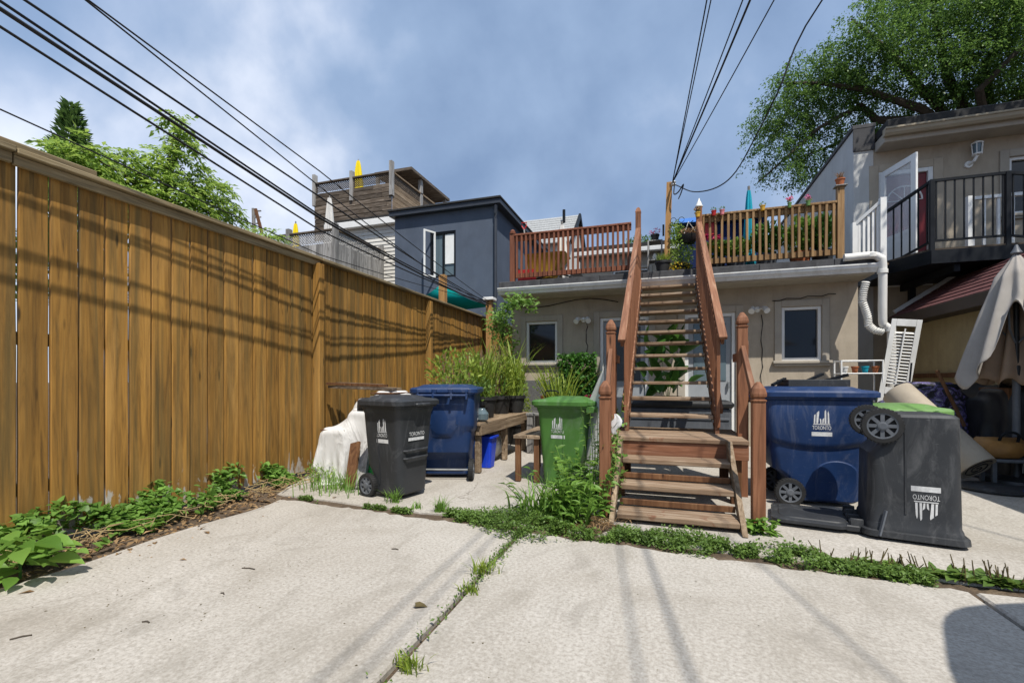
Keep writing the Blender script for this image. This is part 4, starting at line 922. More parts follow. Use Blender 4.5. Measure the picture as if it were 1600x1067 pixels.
        rings = [rring(x0_+i_, x1_-i_*.3, -hb_+i_, hb_-i_, .085, z_) for i_, z_ in ((.012, H-.012), (.0, H-.018), (.0, H-.040), (.014, H-.046), (.05, H-.050), (.058, H-.058), (.12, H-.062))]
        lo = MB().loft(rings).build('lid', lm, t, world=False, smooth=32)
        m = MB(); m.box(-A1-.13, -A1-.04, -B1*.9, -B1*.55, H-.05, H-.005, .008); m.box(-A1-.13, -A1-.04, B1*.55, B1*.9, H-.05, H-.005, .008); m.box(-A1-.12, -A1-.05, -B1*.2, B1*.2, H-.05, H-.005, .008); m.build('lid_hinge', lm, t, world=False)
        MB().bar((-A1+.06, B1+.04, H-.02), (-A1+.10, B1+.02, H-.20), .02, .012).build('latch', 'plastic_grey', t, world=False)
    # printed emblem: twin curved towers, name, label strip
    for s, ex_, ez in emblem:
        def put(polys):
            m = MB()
            for poly in polys:
                v_ = []
                for (u, w_) in poly:
                    zc = ez*H+w_*es; v_.append((ex_+u*es*(1 if s < 0 else -1), s*(sy_(zc)+.0022), zc))
                m.add(v_, [tuple(range(len(v_)))])
            return m
        h = .105; polys = []
        polys.append([(-.062, 0), (-.050, 0), (-.048, h*.8), (-.060, h*.7)]); polys.append([(-.042, 0), (-.028, 0), (-.020, h*.95), (-.022, h*1.08), (-.040, h*.9)])
        polys.append([(-.012, 0), (-.002, 0), (-.004, h*.35), (-.016, h*.45)]); polys.append([(.004, 0), (.014, 0), (.020, h*.5), (.006, h*.35)])
        polys.append([(.022, 0), (.036, 0), (.034, h*1.0), (.030, h*1.2), (.022, h*1.05)]); polys.append([(.046, 0), (.060, 0), (.056, h*.85), (.050, h*1.1), (.045, h*.9)])
        polys.append([(-.066, -.012), (.066, -.012), (.066, -.004), (-.066, -.004)]); polys.append([(-.078, -.115), (.082, -.115), (.082, -.078), (-.078, -.078)])
        em = put(polys)
        for f in TF: em.add([((ex_+TV[i][0]*.56*es*(1 if s < 0 else -1)), s*(sy_(ez*H)+.0028), ez*H-.056*es+TV[i][1]*es*.95) for i in f], [tuple(range(len(f)))])
        em.build('emblem', 'print_white', t, world=False)
    if front_mark:
        a_, b_ = dims(.63*H); m = MB(); m.add([(a_+.006, -b_*.5, .60*H), (a_+.006, b_*.45, .60*H), (a_+.007, b_*.45, .60*H+.03), (a_+.007, -b_*.5, .60*H+.03)], [(0, 1, 2, 3)])
        for f in TF: m.add([(a_+.009, TV[i][0]*.8, .65*H+TV[i][1]) for i in f], [tuple(range(len(f)))])
        m.build('front_print', 'print_white', t, world=False)
        for zc in (.50*H, .42*H): MB().tube([(a_-.012, -b_*.7, zc), (a_+.016, -b_*.6, zc), (a_+.016, b_*.6, zc), (a_-.012, b_*.7, zc)], .012, 8).build('grip_bar', mat, t, world=False)
    return t
G = 'wheeled bins in the yard'
blue_r = bin_('wheeled_bin', 'large blue recycling bin with a black tray on its lid beside the stairs', 'bin_blue', 1.02, .42, .33, .33, .28, (1.33, 5.16), 0, emblem=((-1, .02, .74), ), big=True, group=G, wx=.085)
blue_l = bin_('wheeled_bin', 'large blue recycling bin standing by the white sheet and the wooden bench', 'bin_blue', 1.03, .42, .34, .33, .28, (-2.50, 5.12), R(107), emblem=((-1, .06, .74), ), big=True, group=G)
blk = bin_('wheeled_bin', 'upright charcoal garbage bin in front of the white sheet', 'bin_charcoal', .93, .27, .25, .215, .19, (-2.555, 4.07), R(-14), emblem=((-1, .02, .70), ), wheel_r=.115, group=G, front_mark=True, notch=.06)
grn = bin_('wheeled_bin', 'green organics bin with a wire handle on its lid among tall weeds', 'bin_green', .90, .27, .24, .21, .19, (-1.04, 5.10), R(172), emblem=((1, .02, .70), ), wheel_r=.10, group=G, notch=.05)
inv = bin_('wheeled_bin', 'charcoal garbage bin upside down with its lid spread on the concrete', 'bin_charcoal', .92, .265, .265, .252, .25, (1.73, 4.23), R(-11), emblem=((1, .06, .70), ), wheel_r=.125, notch=.08, flip=True, lid='open_flat', group=G, wx=.045)
lim = bin_('wheeled_bin', 'lime green bin standing behind the overturned charcoal bin', 'bin_lime', .86, .27, .25, .21, .19, (2.10, 5.30), R(105), emblem=(), wheel_r=.10, group=G, notch=.05)
# wire handle on the green lid
p = Vector((-1.19, 5.02, .98)); MB().tube([p+Vector((-.07, 0, -.012)), p+Vector((-.075, 0, .045)), p+Vector((-.05, 0, .06)), p+Vector((.05, 0, .06)), p+Vector((.075, 0, .045)), p+Vector((.07, 0, -.012))], .008, 8).build('lid_clip', 'iron_black', None, smooth=True)
tag(C.objects['lid_clip'], 'bent black wire handle standing on the green bin lid', 'handle')
# black tray on the right blue bin
tr = thing('plastic_tray', 'black shallow plastic tray lying on the blue bin lid', 'tray', (1.40, 5.15, 1.098), R(6))
m = MB(); m.box(-.30, .22, -.16, .16, 0, .012, .003); m.box(-.30, .22, -.16, -.145, .0121, .065, .004); m.box(-.30, .22, .145, .16, .0121, .065, .004); m.box(-.30, -.285, -.144, .144, .0121, .065, .004); m.box(.205, .22, -.144, .144, .0121, .065, .004); m.build('tray', 'bin_charcoal', tr, world=False)
MB().bar((-.42, -.1, .012), (-.26, .05, .075), .03, .02).build('bracket', 'iron_black', tr, world=False); MB().bar((.0, .02, .03), (.25, -.05, .11), .03, .03).build('bracket', 'iron_black', tr, world=False); MB().bar((-.1, .08, .03), (.1, .12, .12), .05, .02).build('bracket', 'iron_black', tr, world=False)
# ------------------------------------------------------------------ draped cloth helper
def drape(name, mat, rings_fn, nr, na, parent=None, thick=.006, smooth=70, cap=True):
    rings = [[rings_fn(k/(nr-1), 2*math.pi*i/na) for i in range(na)] for k in range(nr)]
    m = MB().loft(rings, cap, False); o = m.build(name, mat, parent, smooth=smooth)
    sm = o.modifiers.new('cloth', 'SOLIDIFY'); sm.thickness = thick; sm.offset = -1; return o
def wob(a, seeds): return sum(am*math.sin(fr*a+ph) for am, fr, ph in seeds)

# white dust sheet over stacked furniture
sx, sy0 = -3.42, 4.62
S1 = [(.06, 3, .4), (.05, 5, 1.7), (.04, 9, .2), (.02, 14, 2.2)]
def sheet(u, a):
    ca, sa = math.cos(a), math.sin(a); e = 2/3.4
    bx_, by_ = math.copysign(abs(ca)**e, ca), math.copysign(abs(sa)**e, sa)
    top = .93+.08*math.sin(1.3*a+.4)-.16*max(0, ca*-.2+sa*-.7)
    if u < .28: q = u/.28; r = q; z = top+.05*(1-q)+.015*math.sin(6*a+q*5)
    else:
        q = (u-.28)/.72; r = 1+.22*q*(1+.9*wob(a, S1)/.12*q*.8); hem = .34+.10*math.sin(2*a+2.6)+.07*math.sin(7*a+.3); z = top-(top-hem)*(q**.92)
        r += .05*q*math.sin(11*a+3*q)
    f = .03*math.sin(5*a+9*u)*min(1, u*3)
    return (sx+(.42+f)*bx_*r, sy0+(.40+f)*by_*r, z+.02*math.sin(9*u+4*a))
sh = thing('dust_sheet', 'creased white sheet draped over stacked items against the fence', 'sheet', (sx, sy0, 0))
SB = [(-3.76, -3.40, 4.32, 4.78, 0, .60), (-3.45, -3.10, 4.42, 4.92, 0, .82), (-3.25, -2.92, 4.55, 5.02, 0, 1.02), (-3.62, -3.28, 4.74, 5.02, 0, .93), (-3.88, -3.62, 4.50, 4.86, 0, .46)]
cloth('cloth', 'wrinkled_sheet', sh, (-3.30, 4.66), (1.38, 1.42), (58, 60), .42, SB, steps=170, iters=7, seed=3, xlim=(-4.18, 99), bend=.012, thick=.003)
for k, (x0, x1, y0, y1, _z, z1) in enumerate(SB):
    lb = ('low wooden crate under the front of the white sheet', 'wooden crate in the middle of the covered stack', 'tallest wooden crate of the covered stack next to the charcoal bin', 'wooden crate at the back of the covered stack', 'small wooden crate of the covered stack touching the fence side')[k]
    zt_ = z1-.004; e_ = .06 if k in (1, 3) else .012; xx0, xx1, yy0, yy1 = x0+e_, x1-e_, y0+e_, y1-e_
    if k == 1: xx0, xx1, yy0, yy1 = -3.38, -3.27, 4.44, 4.72
    if k == 3: xx0, xx1, yy0, yy1 = -3.60, -3.28, 4.80, 5.01
    if k == 4: xx0, xx1 = x0+.01, -3.775
    t_ = thing('wooden_crate', lb, 'crate', ((xx0+xx1)/2, (yy0+yy1)/2, .012), 0, 'crates under the white sheet'); nz = max(3, int(zt_/.13)); hz_ = (zt_-.03)/nz
    for q in range(nz):
        bx('slat', 'grey_wood', t_, xx0, xx1, yy0, yy0+.012, .014+q*hz_, .014+q*hz_+hz_*.82, .002); bx('slat', 'grey_wood', t_, xx1-.012, xx1, yy0+.0125, yy1, .014+q*hz_, .014+q*hz_+hz_*.82, .002)
    bx('lid', 'brown_board', t_, xx0, xx1, yy0, yy1, zt_-.016, zt_-.001, .002); bx('back_panel', 'brown_board', t_, xx0+.001, xx1-.013, yy1-.012, yy1-.001, .013, zt_-.017, .002)
def leaning(name, label, cat, mat, base, top, w, th, group=None):
    m = MB().bar(base, top, w, th, up=(0, 1, 0)); return tag(m.build(name, mat), label, cat, group)
leaning('leaning_board', 'brown board leaning under the hem of the white sheet', 'board', 'brown_board', (-3.15, 4.08, .02), (-3.27, 4.34, .46), .12, .03)
leaning('leaning_board', 'grey weathered board leaning beside the green crate panel', 'board', 'grey_wood', (-3.05, 4.12, .02), (-3.15, 4.38, .47), .11, .03)
leaning('crate_panel', 'bright green plastic panel wedged behind the charcoal bin', 'panel', 'plastic_emerald', (-2.95, 4.20, .03), (-3.02, 4.40, .42), .16, .02)
for k, (a, b, w_) in enumerate((((-4.08, 4.92, 1.075), (-2.98, 4.66, 1.05), .10), ((-4.08, 5.08, 1.078), (-3.02, 4.80, 1.053), .12), ((-4.10, 4.90, 1.115), (-3.15, 4.74, 1.092), .09), ((-4.08, 5.04, 1.118), (-3.30, 4.88, 1.096), .07))):
    tag(MB().bar(a, b, w_, .03).build('scrap_board', ('grey_plank_wood', 'bench_wood', 'brown_board', 'grey_plank_wood')[k]), ('long grey scrap board lying across the white sheet, lowest of the pile', 'wide tan scrap board lying on the white sheet by the fence', 'dark brown scrap board resting on the pile on the sheet', 'narrow grey scrap board topmost on the white sheet')[k], 'board', 'scrap boards on the white sheet')

# ------------------------------------------------------------------ pots and plants
def pot(par, c, r, h, mat, name='pot'):
    return MB().lathe([(r*.72, 0), (r*.95, h*.82), (r*1.06, h*.83), (r*1.06, h), (r*.95, h), (r*.9, h*.9), (.001, h*.88)], 18, c).build(name, mat, par, smooth=True)
def pot_plant(label, c, r, h, pmat, lmat, n, spread, ph, size, shape='lance', kind='leaf', zb=.8, aspect=.45, group=None, lean=.5, W=.012, cat='potted plant'):
    t = thing('potted_plant', label, cat, c, 0, group); pot(t, c, r, h, pmat); MB().lathe([(r*.9, h*.86), (.001, h*.9)], 14, c).build('soil', 'soil', t)
    if kind == 'leaf':
        P = ell(n, (c[0], c[1], c[2]+h+ph*.5), (spread, spread, ph*.55), .2); D = P-np.array((c[0], c[1], c[2]+h*.6)); D = D/np.linalg.norm(D, axis=1, keepdims=True)+npr.normal(size=D.shape)*.5
        leaves('foliage', lmat, P, D, npr.uniform(.6, 1.2, n)*size, shape, aspect, .5, t)
        m = MB()
        for k in range(7): q = P[rnd.randrange(n)]; m.tube([(c[0], c[1], c[2]+h*.85), ((c[0]+q[0])/2, (c[1]+q[1])/2, (c[2]+h+q[2])/2+.03), tuple(q)], [.006, .004, .002], 5)
        m.build('stem', 'leaf_hedge', t)
    else:
        a = npr.uniform(0, 6.28, n); q = np.sqrt(npr.uniform(0, 1, n))*r*.8; P = np.stack([c[0]+q*np.cos(a), c[1]+q*np.sin(a), np.full(n, c[2]+h*.86)], 1)
        blades('foliage', lmat, P, npr.uniform(.5, 1.1, n)*ph, lean, W, t)
    return t
# wooden bench along the fence side, loaded with pots
bn = thing('garden_bench', 'long weathered wooden bench crowded with potted plants', 'bench', (-2.5, 6.25, .012))
for k in range(4): bx('plank', 'bench_wood', bn, -2.86+k*.185, -2.86+k*.185+.178, 5.18+rnd.uniform(-.03, .03), 7.35+rnd.uniform(-.03, .03), .60, .635, .005)
bx('apron', 'bench_wood', bn, -2.155, -2.12, 5.24, 7.3, .48, .599); bx('apron', 'bench_wood', bn, -2.86, -2.156, 5.24, 5.275, .48, .599)
for x in (-2.82, -2.18):
    for y_ in (5.30, 6.3, 7.25): bx('leg', 'bench_wood', bn, x-.05, x+.02, y_-.02, y_+.05, .012, .599 if x < -2.5 else .479, .005)
sb = thing('small_bench', 'low worn plank bench half hidden behind the green bin', 'bench', (-1.5, 5.3, .012))
for k in range(2): bx('plank', 'bench_wood', sb, -1.62+k*.16, -1.62+k*.16+.152, 4.95, 6.0, .50, .54, .005)
for x, y_ in ((-1.58, 5.02), (-1.36, 5.02), (-1.58, 5.9), (-1.36, 5.9)): bx('leg', 'brown_board', sb, x-.03, x+.03, y_-.03, y_+.03, .012, .499, .004)
tt = thing('potting_table', 'grey wooden side table behind the small bench', 'table', (-1.75, 7.3, .012))
bx('top', 'grey_wood', tt, -2.08, -1.42, 7.0, 7.6, .60, .64, .005)
for x, y_ in ((-2.02, 7.06), (-1.48, 7.06), (-2.02, 7.54), (-1.48, 7.54)): bx('leg', 'grey_wood', tt, x-.045, x+.045, y_-.045, y_+.045, .012, .599, .004)
wb = thing('waste_basket', 'small cobalt blue plastic basket under the wooden bench', 'basket', (-2.28, 5.72, .012))
MB().loft([rring(-2.40, -2.16, 5.63, 5.81, .03, .012), rring(-2.43, -2.13, 5.60, 5.84, .03, .40), rring(-2.45, -2.11, 5.58, 5.86, .03, .402), rring(-2.45, -2.11, 5.58, 5.86, .03, .425), rring(-2.42, -2.14, 5.61, 5.83, .03, .425), rring(-2.39, -2.17, 5.64, 5.80, .03, .05)]).build('basket', 'plastic_cobalt', wb, smooth=True)
def bagf(u, a): r = math.sin(math.pi*min(.93, u*.9+.06))**.6; return (-2.42+.17*r*math.cos(a)*(1+.1*math.sin(5*a+8*u)), 6.35+.22*r*math.sin(a), .40-.388*u+.02*math.sin(7*a))
bg_ = thing('rubbish_bag', 'white plastic bag slumped under the wooden bench', 'bag', (-2.42, 6.35, .012)); drape('bag', 'cloth_white', bagf, 12, 24, bg_, .003)
PG = 'potted plants on and around the bench'
pot_plant('leafy yellow-green plant in a black pot at the near end of the bench', (-2.66, 5.55, .635), .16, .28, 'pot_black', 'leaf_yellow', 420, .36, .62, .085, group=PG)
pot_plant('tall arching grass in a black tub on the bench', (-2.40, 6.05, .635), .17, .30, 'pot_black', 'leaf_yellow', 80, .3, .98, .1, kind='blade', lean=.6, W=.024, group=PG)
pot_plant('trailing pale plant in a wide black pot on the bench', (-2.36, 5.62, .635), .14, .24, 'pot_black', 'leaf_clover', 260, .26, .30, .055, zb=.2, group=PG)
pot_plant('bushy bright green plant in a black pot toward the middle of the bench', (-2.72, 6.35, .635), .17, .30, 'pot_black', 'leaf_bright', 520, .38, .62, .075, group=PG)
pot_plant('bushy yellow-green plant in a black pot at the far end of the bench', (-2.45, 6.85, .635), .17, .28, 'pot_black', 'leaf_yellow', 420, .36, .6, .075, group=PG)
pot_plant('small shrub in a terracotta pot on the grey side table', (-1.75, 7.25, .64), .14, .27, 'terracotta', 'leaf_yellow', 300, .26, .42, .055, group=PG)
pot_plant('tall corn-like grass in a black pot on the far corner of the bench', (-2.3, 7.15, .635), .16, .28, 'pot_black', 'leaf_yellow', 60, .3, 1.15, .1, kind='blade', lean=.4, W=.032, group=PG)
pot_plant('tall corn-like grass in a floor pot behind the green bin', (-1.52, 6.9, .012), .20, .38, 'pot_black', 'leaf_yellow', 80, .3, 1.25, .1, kind='blade', lean=.42, W=.036, group=PG)
ger = pot_plant('red geraniums in a dark pot behind the green bin', (-.98, 7.4, .012), .2, .42, 'pot_black', 'leaf_weed', 220, .3, .36, .07, 'heart', aspect=.9, group=PG)
P = ell(120, (-.98, 7.4, .86), (.28, .28, .10)); leaves('flower_heads', 'petal_red', P, rdir(120, .6), .045, 'heart', .9, parent=ger)
pot_plant('big-leaved dark plant seen through the open stair treads', (.05, 7.6, .012), .2, .9, 'pot_black', 'leaf_hedge', 46, .40, .85, .36, 'ovate', group=PG, aspect=.5)
jar = MB().lathe([(.05, 0), (.085, .03), (.09, .10), (.05, .15), (.04, .17)], 16, (-2.19, 5.42, .636)).build('glass_jar', 'glass_blue', None, smooth=True); tag(jar, 'round clear jar on the bench edge', 'jar')
# reed screen
rs = thing('reed_screen', 'dried reed screen standing behind the bench plants', 'screen', (-3.3, 6.9, .012)); m = MB(); xa, xb = xp(672, 590, FX+.5), None
for k in range(110):
    u = k/110; x = -3.55+1.05*u; y_ = 6.95+.35*u; h = 1.62-.12*math.sin(u*5)+rnd.uniform(-.14, .06); m.tube([(x, y_, .012), (x+rnd.uniform(-.02, .02), y_+rnd.uniform(-.02, .02), h)], .0058, 5)
tag(m.build('reeds', 'reed', rs), kind='stuff')
for z in (.5, .95, 1.4): MB().bar((-3.57, 6.94, z), (-2.48, 7.29, z), .012, .012).build('binding', 'reed', rs)
# vine on the house corner
vn = thing('climbing_vine', 'leafy green vine climbing the corner of the taupe house', 'vine', (-2.9, 8.5, .012))
P, D = [], []
for k in range(1700):
    u = rnd.random(); z = .5+2.0*u; wd = .30-.14*u+.05*math.sin(9*u); P.append((-2.95+.12*math.sin(4*u)+rnd.gauss(0, wd*.6), 8.35+rnd.gauss(0, .13), z)); D.append((rnd.gauss(0, 1), rnd.gauss(-.4, .6), rnd.gauss(-.5, .5)))
for k in range(420):
    u = rnd.random(); P.append((-2.9+.62*u+rnd.gauss(0, .07), 8.05+rnd.gauss(0, .12), 2.28+.36*math.sin(u*2.6)+rnd.gauss(0, .07))); D.append((rnd.gauss(.5, 1), rnd.gauss(-.3, .6), rnd.gauss(-.3, .5)))
leaves('foliage', 'leaf_ivy', P, D, npr.uniform(.05, .11, len(P)), 'lance', .55, .5, vn)
MB().tube([(-2.95, 8.45, .012), (-2.93, 8.4, .9), (-2.98, 8.38, 1.7), (-2.9, 8.3, 2.4), (-2.6, 8.1, 2.6), (-2.3, 8.05, 2.5)], [.025, .02, .017, .012, .008, .004], 7).build('stem', 'bark', vn)
# clipped ivy panel by the wall
iv = thing('ivy_panel', 'dense square panel of dark green ivy on the house wall', 'ivy', (-1.5, 8.7, .012)); a, b = yp(873, 552, 8.7), yp(931, 605, 8.7)
n = 1500; P = np.stack([npr.uniform(a.x, b.x, n), npr.uniform(8.62, 8.86, n), npr.uniform(b.z-.2, a.z, n)], 1); leaves('foliage', 'leaf_hedge', P, rdir(n)+np.array((0, -.6, -.5)), npr.uniform(.045, .08, n), 'heart', .9, .3, iv)
MB().box((a.x+b.x)/2-.02, (a.x+b.x)/2+.02, 8.75, 8.79, .012, a.z-.05).build('stem', 'bark', iv)
# conical little conifer near the bench end
cf = thing('dwarf_conifer', 'small rounded conifer in a tub by the house corner', 'shrub', (-2.55, 8.0, .012)); pot(cf, (-2.55, 8.0, .012), .2, .4, 'pot_black'); n = 1500
u = npr.uniform(0, 1, n); a = npr.uniform(0, 6.28, n); r = .26*(1-u**1.6)**.8*npr.uniform(.6, 1.05, n); P = np.stack([-2.55+r*np.cos(a), 8.0+r*np.sin(a), .42+u*1.1], 1); leaves('foliage', 'leaf_yellow', P, np.stack([np.cos(a), np.sin(a), npr.uniform(0, 1, n)], 1), .055, 'diamond', .4, .5, cf)
# white tarp hung from the stair post
def tarp(u, v):
    top = Vector((-.61, 4.98, 1.30)); bl = Vector((-1.20, 5.42, .10)); br = Vector((-.58, 4.86, .16)); p = top.lerp(bl.lerp(br, v), u); return p+Vector((.02, -.05, 0))*math.sin(v*9+u*3)*u+Vector((0, 0, .04*u*math.sin(v*7)))
m = MB(); nu, nv = 16, 18
vs_ = [tarp(i/(nu-1), j/(nv-1)) for i in range(nu) for j in range(nv)]; m.add(vs_, [(i*nv+j, i*nv+j+1, (i+1)*nv+j+1, (i+1)*nv+j) for i in range(nu-1) for j in range(nv-1)])
o = m.build('white_tarp', 'cloth_white', None, smooth=70); so = o.modifiers.new('thick', 'SOLIDIFY'); so.thickness = .006; tag(o, 'white tarp hanging like a tent from the stair post beside the green bin', 'tarp')
m = MB(); 
def pbag(u, a): r = .008+.030*math.sin(math.pi*min(.93, u*.95+.02))*(1+.35*math.sin(5*a+7*u)); return (-.395+r*math.cos(a)+.02*math.sin(6*u), 4.02+r*.6*math.sin(a), .86-.16*u+.01*math.sin(4*a))
t = NT('clear_plastic'); t.b.inputs['Base Color'].default_value = (.8, .8, .8, 1); t.b.inputs['Roughness'].default_value = .2; t.b.inputs['Alpha'].default_value = .5
o = drape('plastic_bag', 'clear_plastic', pbag, 10, 20, None, .001); tag(o, 'clear plastic bag hooked on the stair newel post', 'bag')
# storage chest under the stairs
ch = thing('storage_chest', 'dark grey storage chest with a lid behind the stairs', 'chest', (.15, 7.1, .012))
bx('chest_body', 'plastic_grey', ch, -.5, .85, 6.75, 7.4, .012, .78, .02); bx('chest_lid', 'tarp_black', ch, -.54, .89, 6.71, 7.44, .781, .87, .03)
for z in (.25, .45, .62): bx('chest_rib', 'plastic_grey', ch, -.48, .83, 6.735, 6.749, z, z+.03, .004)

# ------------------------------------------------------------------ right-hand yard clutter
sr = thing('wire_rack', 'white wire shelf rack with small pots under the right window', 'rack', (2.8, 8.2, .012)); xa, xb = yp(1311, 560, 8.2).x, yp(1375, 560, 8.2).x
for x in (xa, xb):
    for y_ in (8.1, 8.4): MB().tube([(x, y_, .012), (x, y_, 1.46)], .012, 8).build('upright', 'white_paint', sr)
for z in (.35, .8, 1.26, 1.45):
    m = MB(); 
    for y_ in (8.1, 8.4): m.tube([(xa, y_, z), (xb, y_, z)], .009, 6)
    for x in (xa, xb): m.tube([(x, 8.1, z), (x, 8.4, z)], .009, 6)
    if z < 1.4:
        for k in range(9): y_ = 8.12+k*.032; m.tube([(xa, y_, z), (xb, y_, z)], .003, 4)
    m.build('shelf', 'white_paint', sr)
for k, (mt, nm) in enumerate((('ceramic_white', 'white'), ('terracotta', 'terracotta'), ('cloth_aqua', 'aqua'), ('terracotta', 'terracotta'))):
    x = xa+.08+k*.13; p = MB().lathe([(.03, 0), (.045, .08), (.05, .08), (.05, .10), (.04, .10), (.03, .02)], 14, (x, 8.22, 1.27)).build('flower_pot', mt, None, smooth=True)
    tag(p, {0: 'small white pot on the wire rack', 1: 'small terracotta pot between the white and the aqua pot on the rack', 2: 'small aqua pot on the wire rack', 3: 'small terracotta pot at the drain-pipe end of the wire rack'}[k], 'pot', 'pots on the wire rack')
# louvred shutter leaning on the wall
su = thing('louvred_shutter', 'dirty white louvred shutter leaning against the wall by the drain pipe', 'shutter', (3.1, 8.1, .012)); Wd, Hh = .28, 2.05
sp = []
for s in (-1, 1): sp.append(MB().box(s*Wd/2-.03, s*Wd/2+.03, -.016, .016, 0, Hh, .003).build('stile', 'pipe_white', su, world=False))
for z0, z1 in ((.0, .12), (.95, 1.05), (Hh-.1, Hh)): MB().box(-Wd/2+.031, Wd/2-.031, -.014, .014, z0, z1, .003).build('cross_rail', 'pipe_white', su, world=False)
lv = None
for k in range(38):
    z = .15+k*.046
    if .93 < z < 1.07 or z > Hh-.12: continue
    if lv is None: lv = MB().box(-Wd/2+.032, Wd/2-.032, -.02, .02, -.004, .004).build('louvre', 'pipe_white', su, world=False); lv.location = (0, 0, z); lv.rotation_euler = (R(40), 0, 0)
    else: c = lv.copy(); C.objects.link(c); c.location = (0, 0, z)
MB().box(-.008, .008, -.035, -.022, .15, Hh-.14).build('tilt_bar', 'pipe_white', su, world=False)
su.location = (3.0, 8.02, .012); su.rotation_euler = (R(-5), R(8), R(-20))
# covered barbecue with floral cloth, tarp, carpet roll
def heap(c, rx, ry, h, seeds, pw=2.6, flare=.25):
    def f(u, a):
        ca, sa = math.cos(a), math.sin(a); e = 2/pw; bx_, by_ = math.copysign(abs(ca)**e, ca), math.copysign(abs(sa)**e, sa)
        if u < .35: q = u/.35; r = q*.8; z = h*(1-.12*q*q)
        else: q = (u-.35)/.65; r = .8+.2*math.sin(q*1.57)+flare*q*q; z = h*.88*(1-q)+.02
        r *= 1+wob(a+u, seeds)*u
        return (c[0]+rx*bx_*r, c[1]+ry*by_*r, c[2]+z+.03*math.sin(3*a+5*u)*(1-u))
    return f
fb = thing('covered_barbecue', 'bulky barbecue under a dark purple floral cover', 'barbecue', (3.35, 7.6, .012)); FB = [(3.05, 3.60, 7.35, 7.85, 0, 1.12), (2.80, 3.85, 7.40, 7.80, 0, .86)]; cloth('cover', 'cloth_floral', fb, (3.17, 7.55), (1.70, 2.1), (46, 54), .0, FB, steps=130, seed=5, xlim=(-99, 4.035)); bx('body', 'iron_black', fb, 3.06, 3.59, 7.36, 7.84, .3, 1.11, .03); bx('shelf', 'iron_black', fb, 2.81, 3.84, 7.41, 7.79, .80, .85)
ft = thing('tarp_heap', 'heap of junk under a black tarp along the ochre wall', 'tarp', (3.8, 6.7, .012)); TB = [(3.66, 4.0, 7.0, 8.2, 0, .92), (3.72, 4.0, 6.75, 7.3, 0, 1.08)]; cloth('tarp', 'tarp_black', ft, (3.42, 7.35), (1.2, 2.0), (36, 56), 0, TB, steps=130, seed=8, xlim=(-99, 4.035), pin=True); bx('covered_box', 'brown_board', ft, 3.67, 3.99, 7.31, 8.19, .012, .91); bx('covered_box', 'brown_board', ft, 3.73, 3.99, 6.76, 7.29, .012, 1.07)
cr_ = thing('carpet_roll', 'beige carpet roll tipped over with its open end on the concrete', 'carpet roll', (3.1, 6.6, .012))
A, B = Vector((2.84, 7.15, 1.0)), Vector((3.28, 6.42, .185)); dd = (B-A).normalized(); a1 = dd.cross(Vector((0, 0, 1))).normalized(); b1 = a1.cross(dd); rr0 = []
def circ(c, r, n=24): return [c+(a1*math.cos(q)+b1*math.sin(q))*r for q in (2*math.pi*i/n for i in range(n))]
MB().loft([circ(A, .175), circ(A.lerp(B, .5), .18), circ(B, .185), circ(B, .155), circ(B-dd*.3, .15)], True, True).build('roll', 'cardboard', cr_, smooth=40)
sp_ = [B+dd*.002+(a1*math.cos(q)+b1*math.sin(q))*(.015+.0093*q) for q in (k*.35 for k in range(42))]; MB().tube(sp_, .006, 5).build('spiral', 'tarp_black', cr_)
lc = MB().lathe([(.30, .012), (.31, .02), (.31, .035), (.27, .045), (.0, .05)], 32, (3.30, 6.18, 0)).build('round_lid', 'bin_charcoal', None, smooth=True); tag(lc, 'black round lid lying flat at the end of the carpet roll', 'lid')
# teal crate
cr2 = thing('milk_crate', 'teal plastic crate beside the umbrella pole', 'crate', (3.95, 6.1, .012)); m = MB()
for z in (.02, .10, .18, .26):
    m.box(3.72, 4.02, 5.95, 5.965, z, z+.035); m.box(3.72, 4.02, 6.285, 6.30, z, z+.035); m.box(3.72, 3.735, 5.966, 6.284, z, z+.035); m.box(4.005, 4.02, 5.966, 6.284, z, z+.035)
for x in (3.72, 3.79, 3.86, 3.93, 4.0): m.box(x, x+.02, 5.951, 5.964, .015, .30); m.box(x, x+.02, 6.286, 6.299, .015, .30)
m.box(3.735, 4.005, 5.965, 6.285, .012, .02); m.build('crate', 'plastic_teal', cr2)
bl = MB().tube([(3.42, 5.98, .03), (3.5, 5.95, .05), (3.6, 5.97, .03), (3.68, 5.90, .025)], .022, 8).build('blue_strap', 'plastic_cobalt', None, smooth=True); tag(bl, 'bright blue strap lying by the round lid', 'strap')
og = thing('orange_satchel', 'orange-brown bag with a black handle resting on the crate', 'bag', (3.62, 6.45, .3))
def sat(u, a):
    r = math.sin(math.pi*min(.9, .16+u*.72))**.35; return (3.52+.25*r*math.cos(a)*(1+.05*math.sin(6*a)), 6.55+.12*r*math.sin(a)*(1+.08*math.sin(5*a+4*u)), .50-.20*u+.03*math.sin(2*a+1)*(1-u))
drape('bag', 'orange_bag', sat, 12, 28, og, .004); MB().tube(catmull([(3.50, 6.5, .46), (3.51, 6.46, .56), (3.58, 6.45, .59), (3.65, 6.46, .56), (3.66, 6.5, .46)], 4), .014, 8).build('handle', 'iron_black', og, smooth=True)
sb2 = thing('plastic_stool', 'low grey plastic stool under the orange bag', 'stool', (3.6, 6.55, .012)); bx('seat', 'plastic_grey', sb2, 3.40, 3.82, 6.42, 6.70, .26, .295, .01)
for a, b in ((3.44, 6.46), (3.78, 6.46), (3.44, 6.66), (3.78, 6.66)): bx('leg', 'plastic_grey', sb2, a-.02, a+.02, b-.02, b+.02, .012, .259)
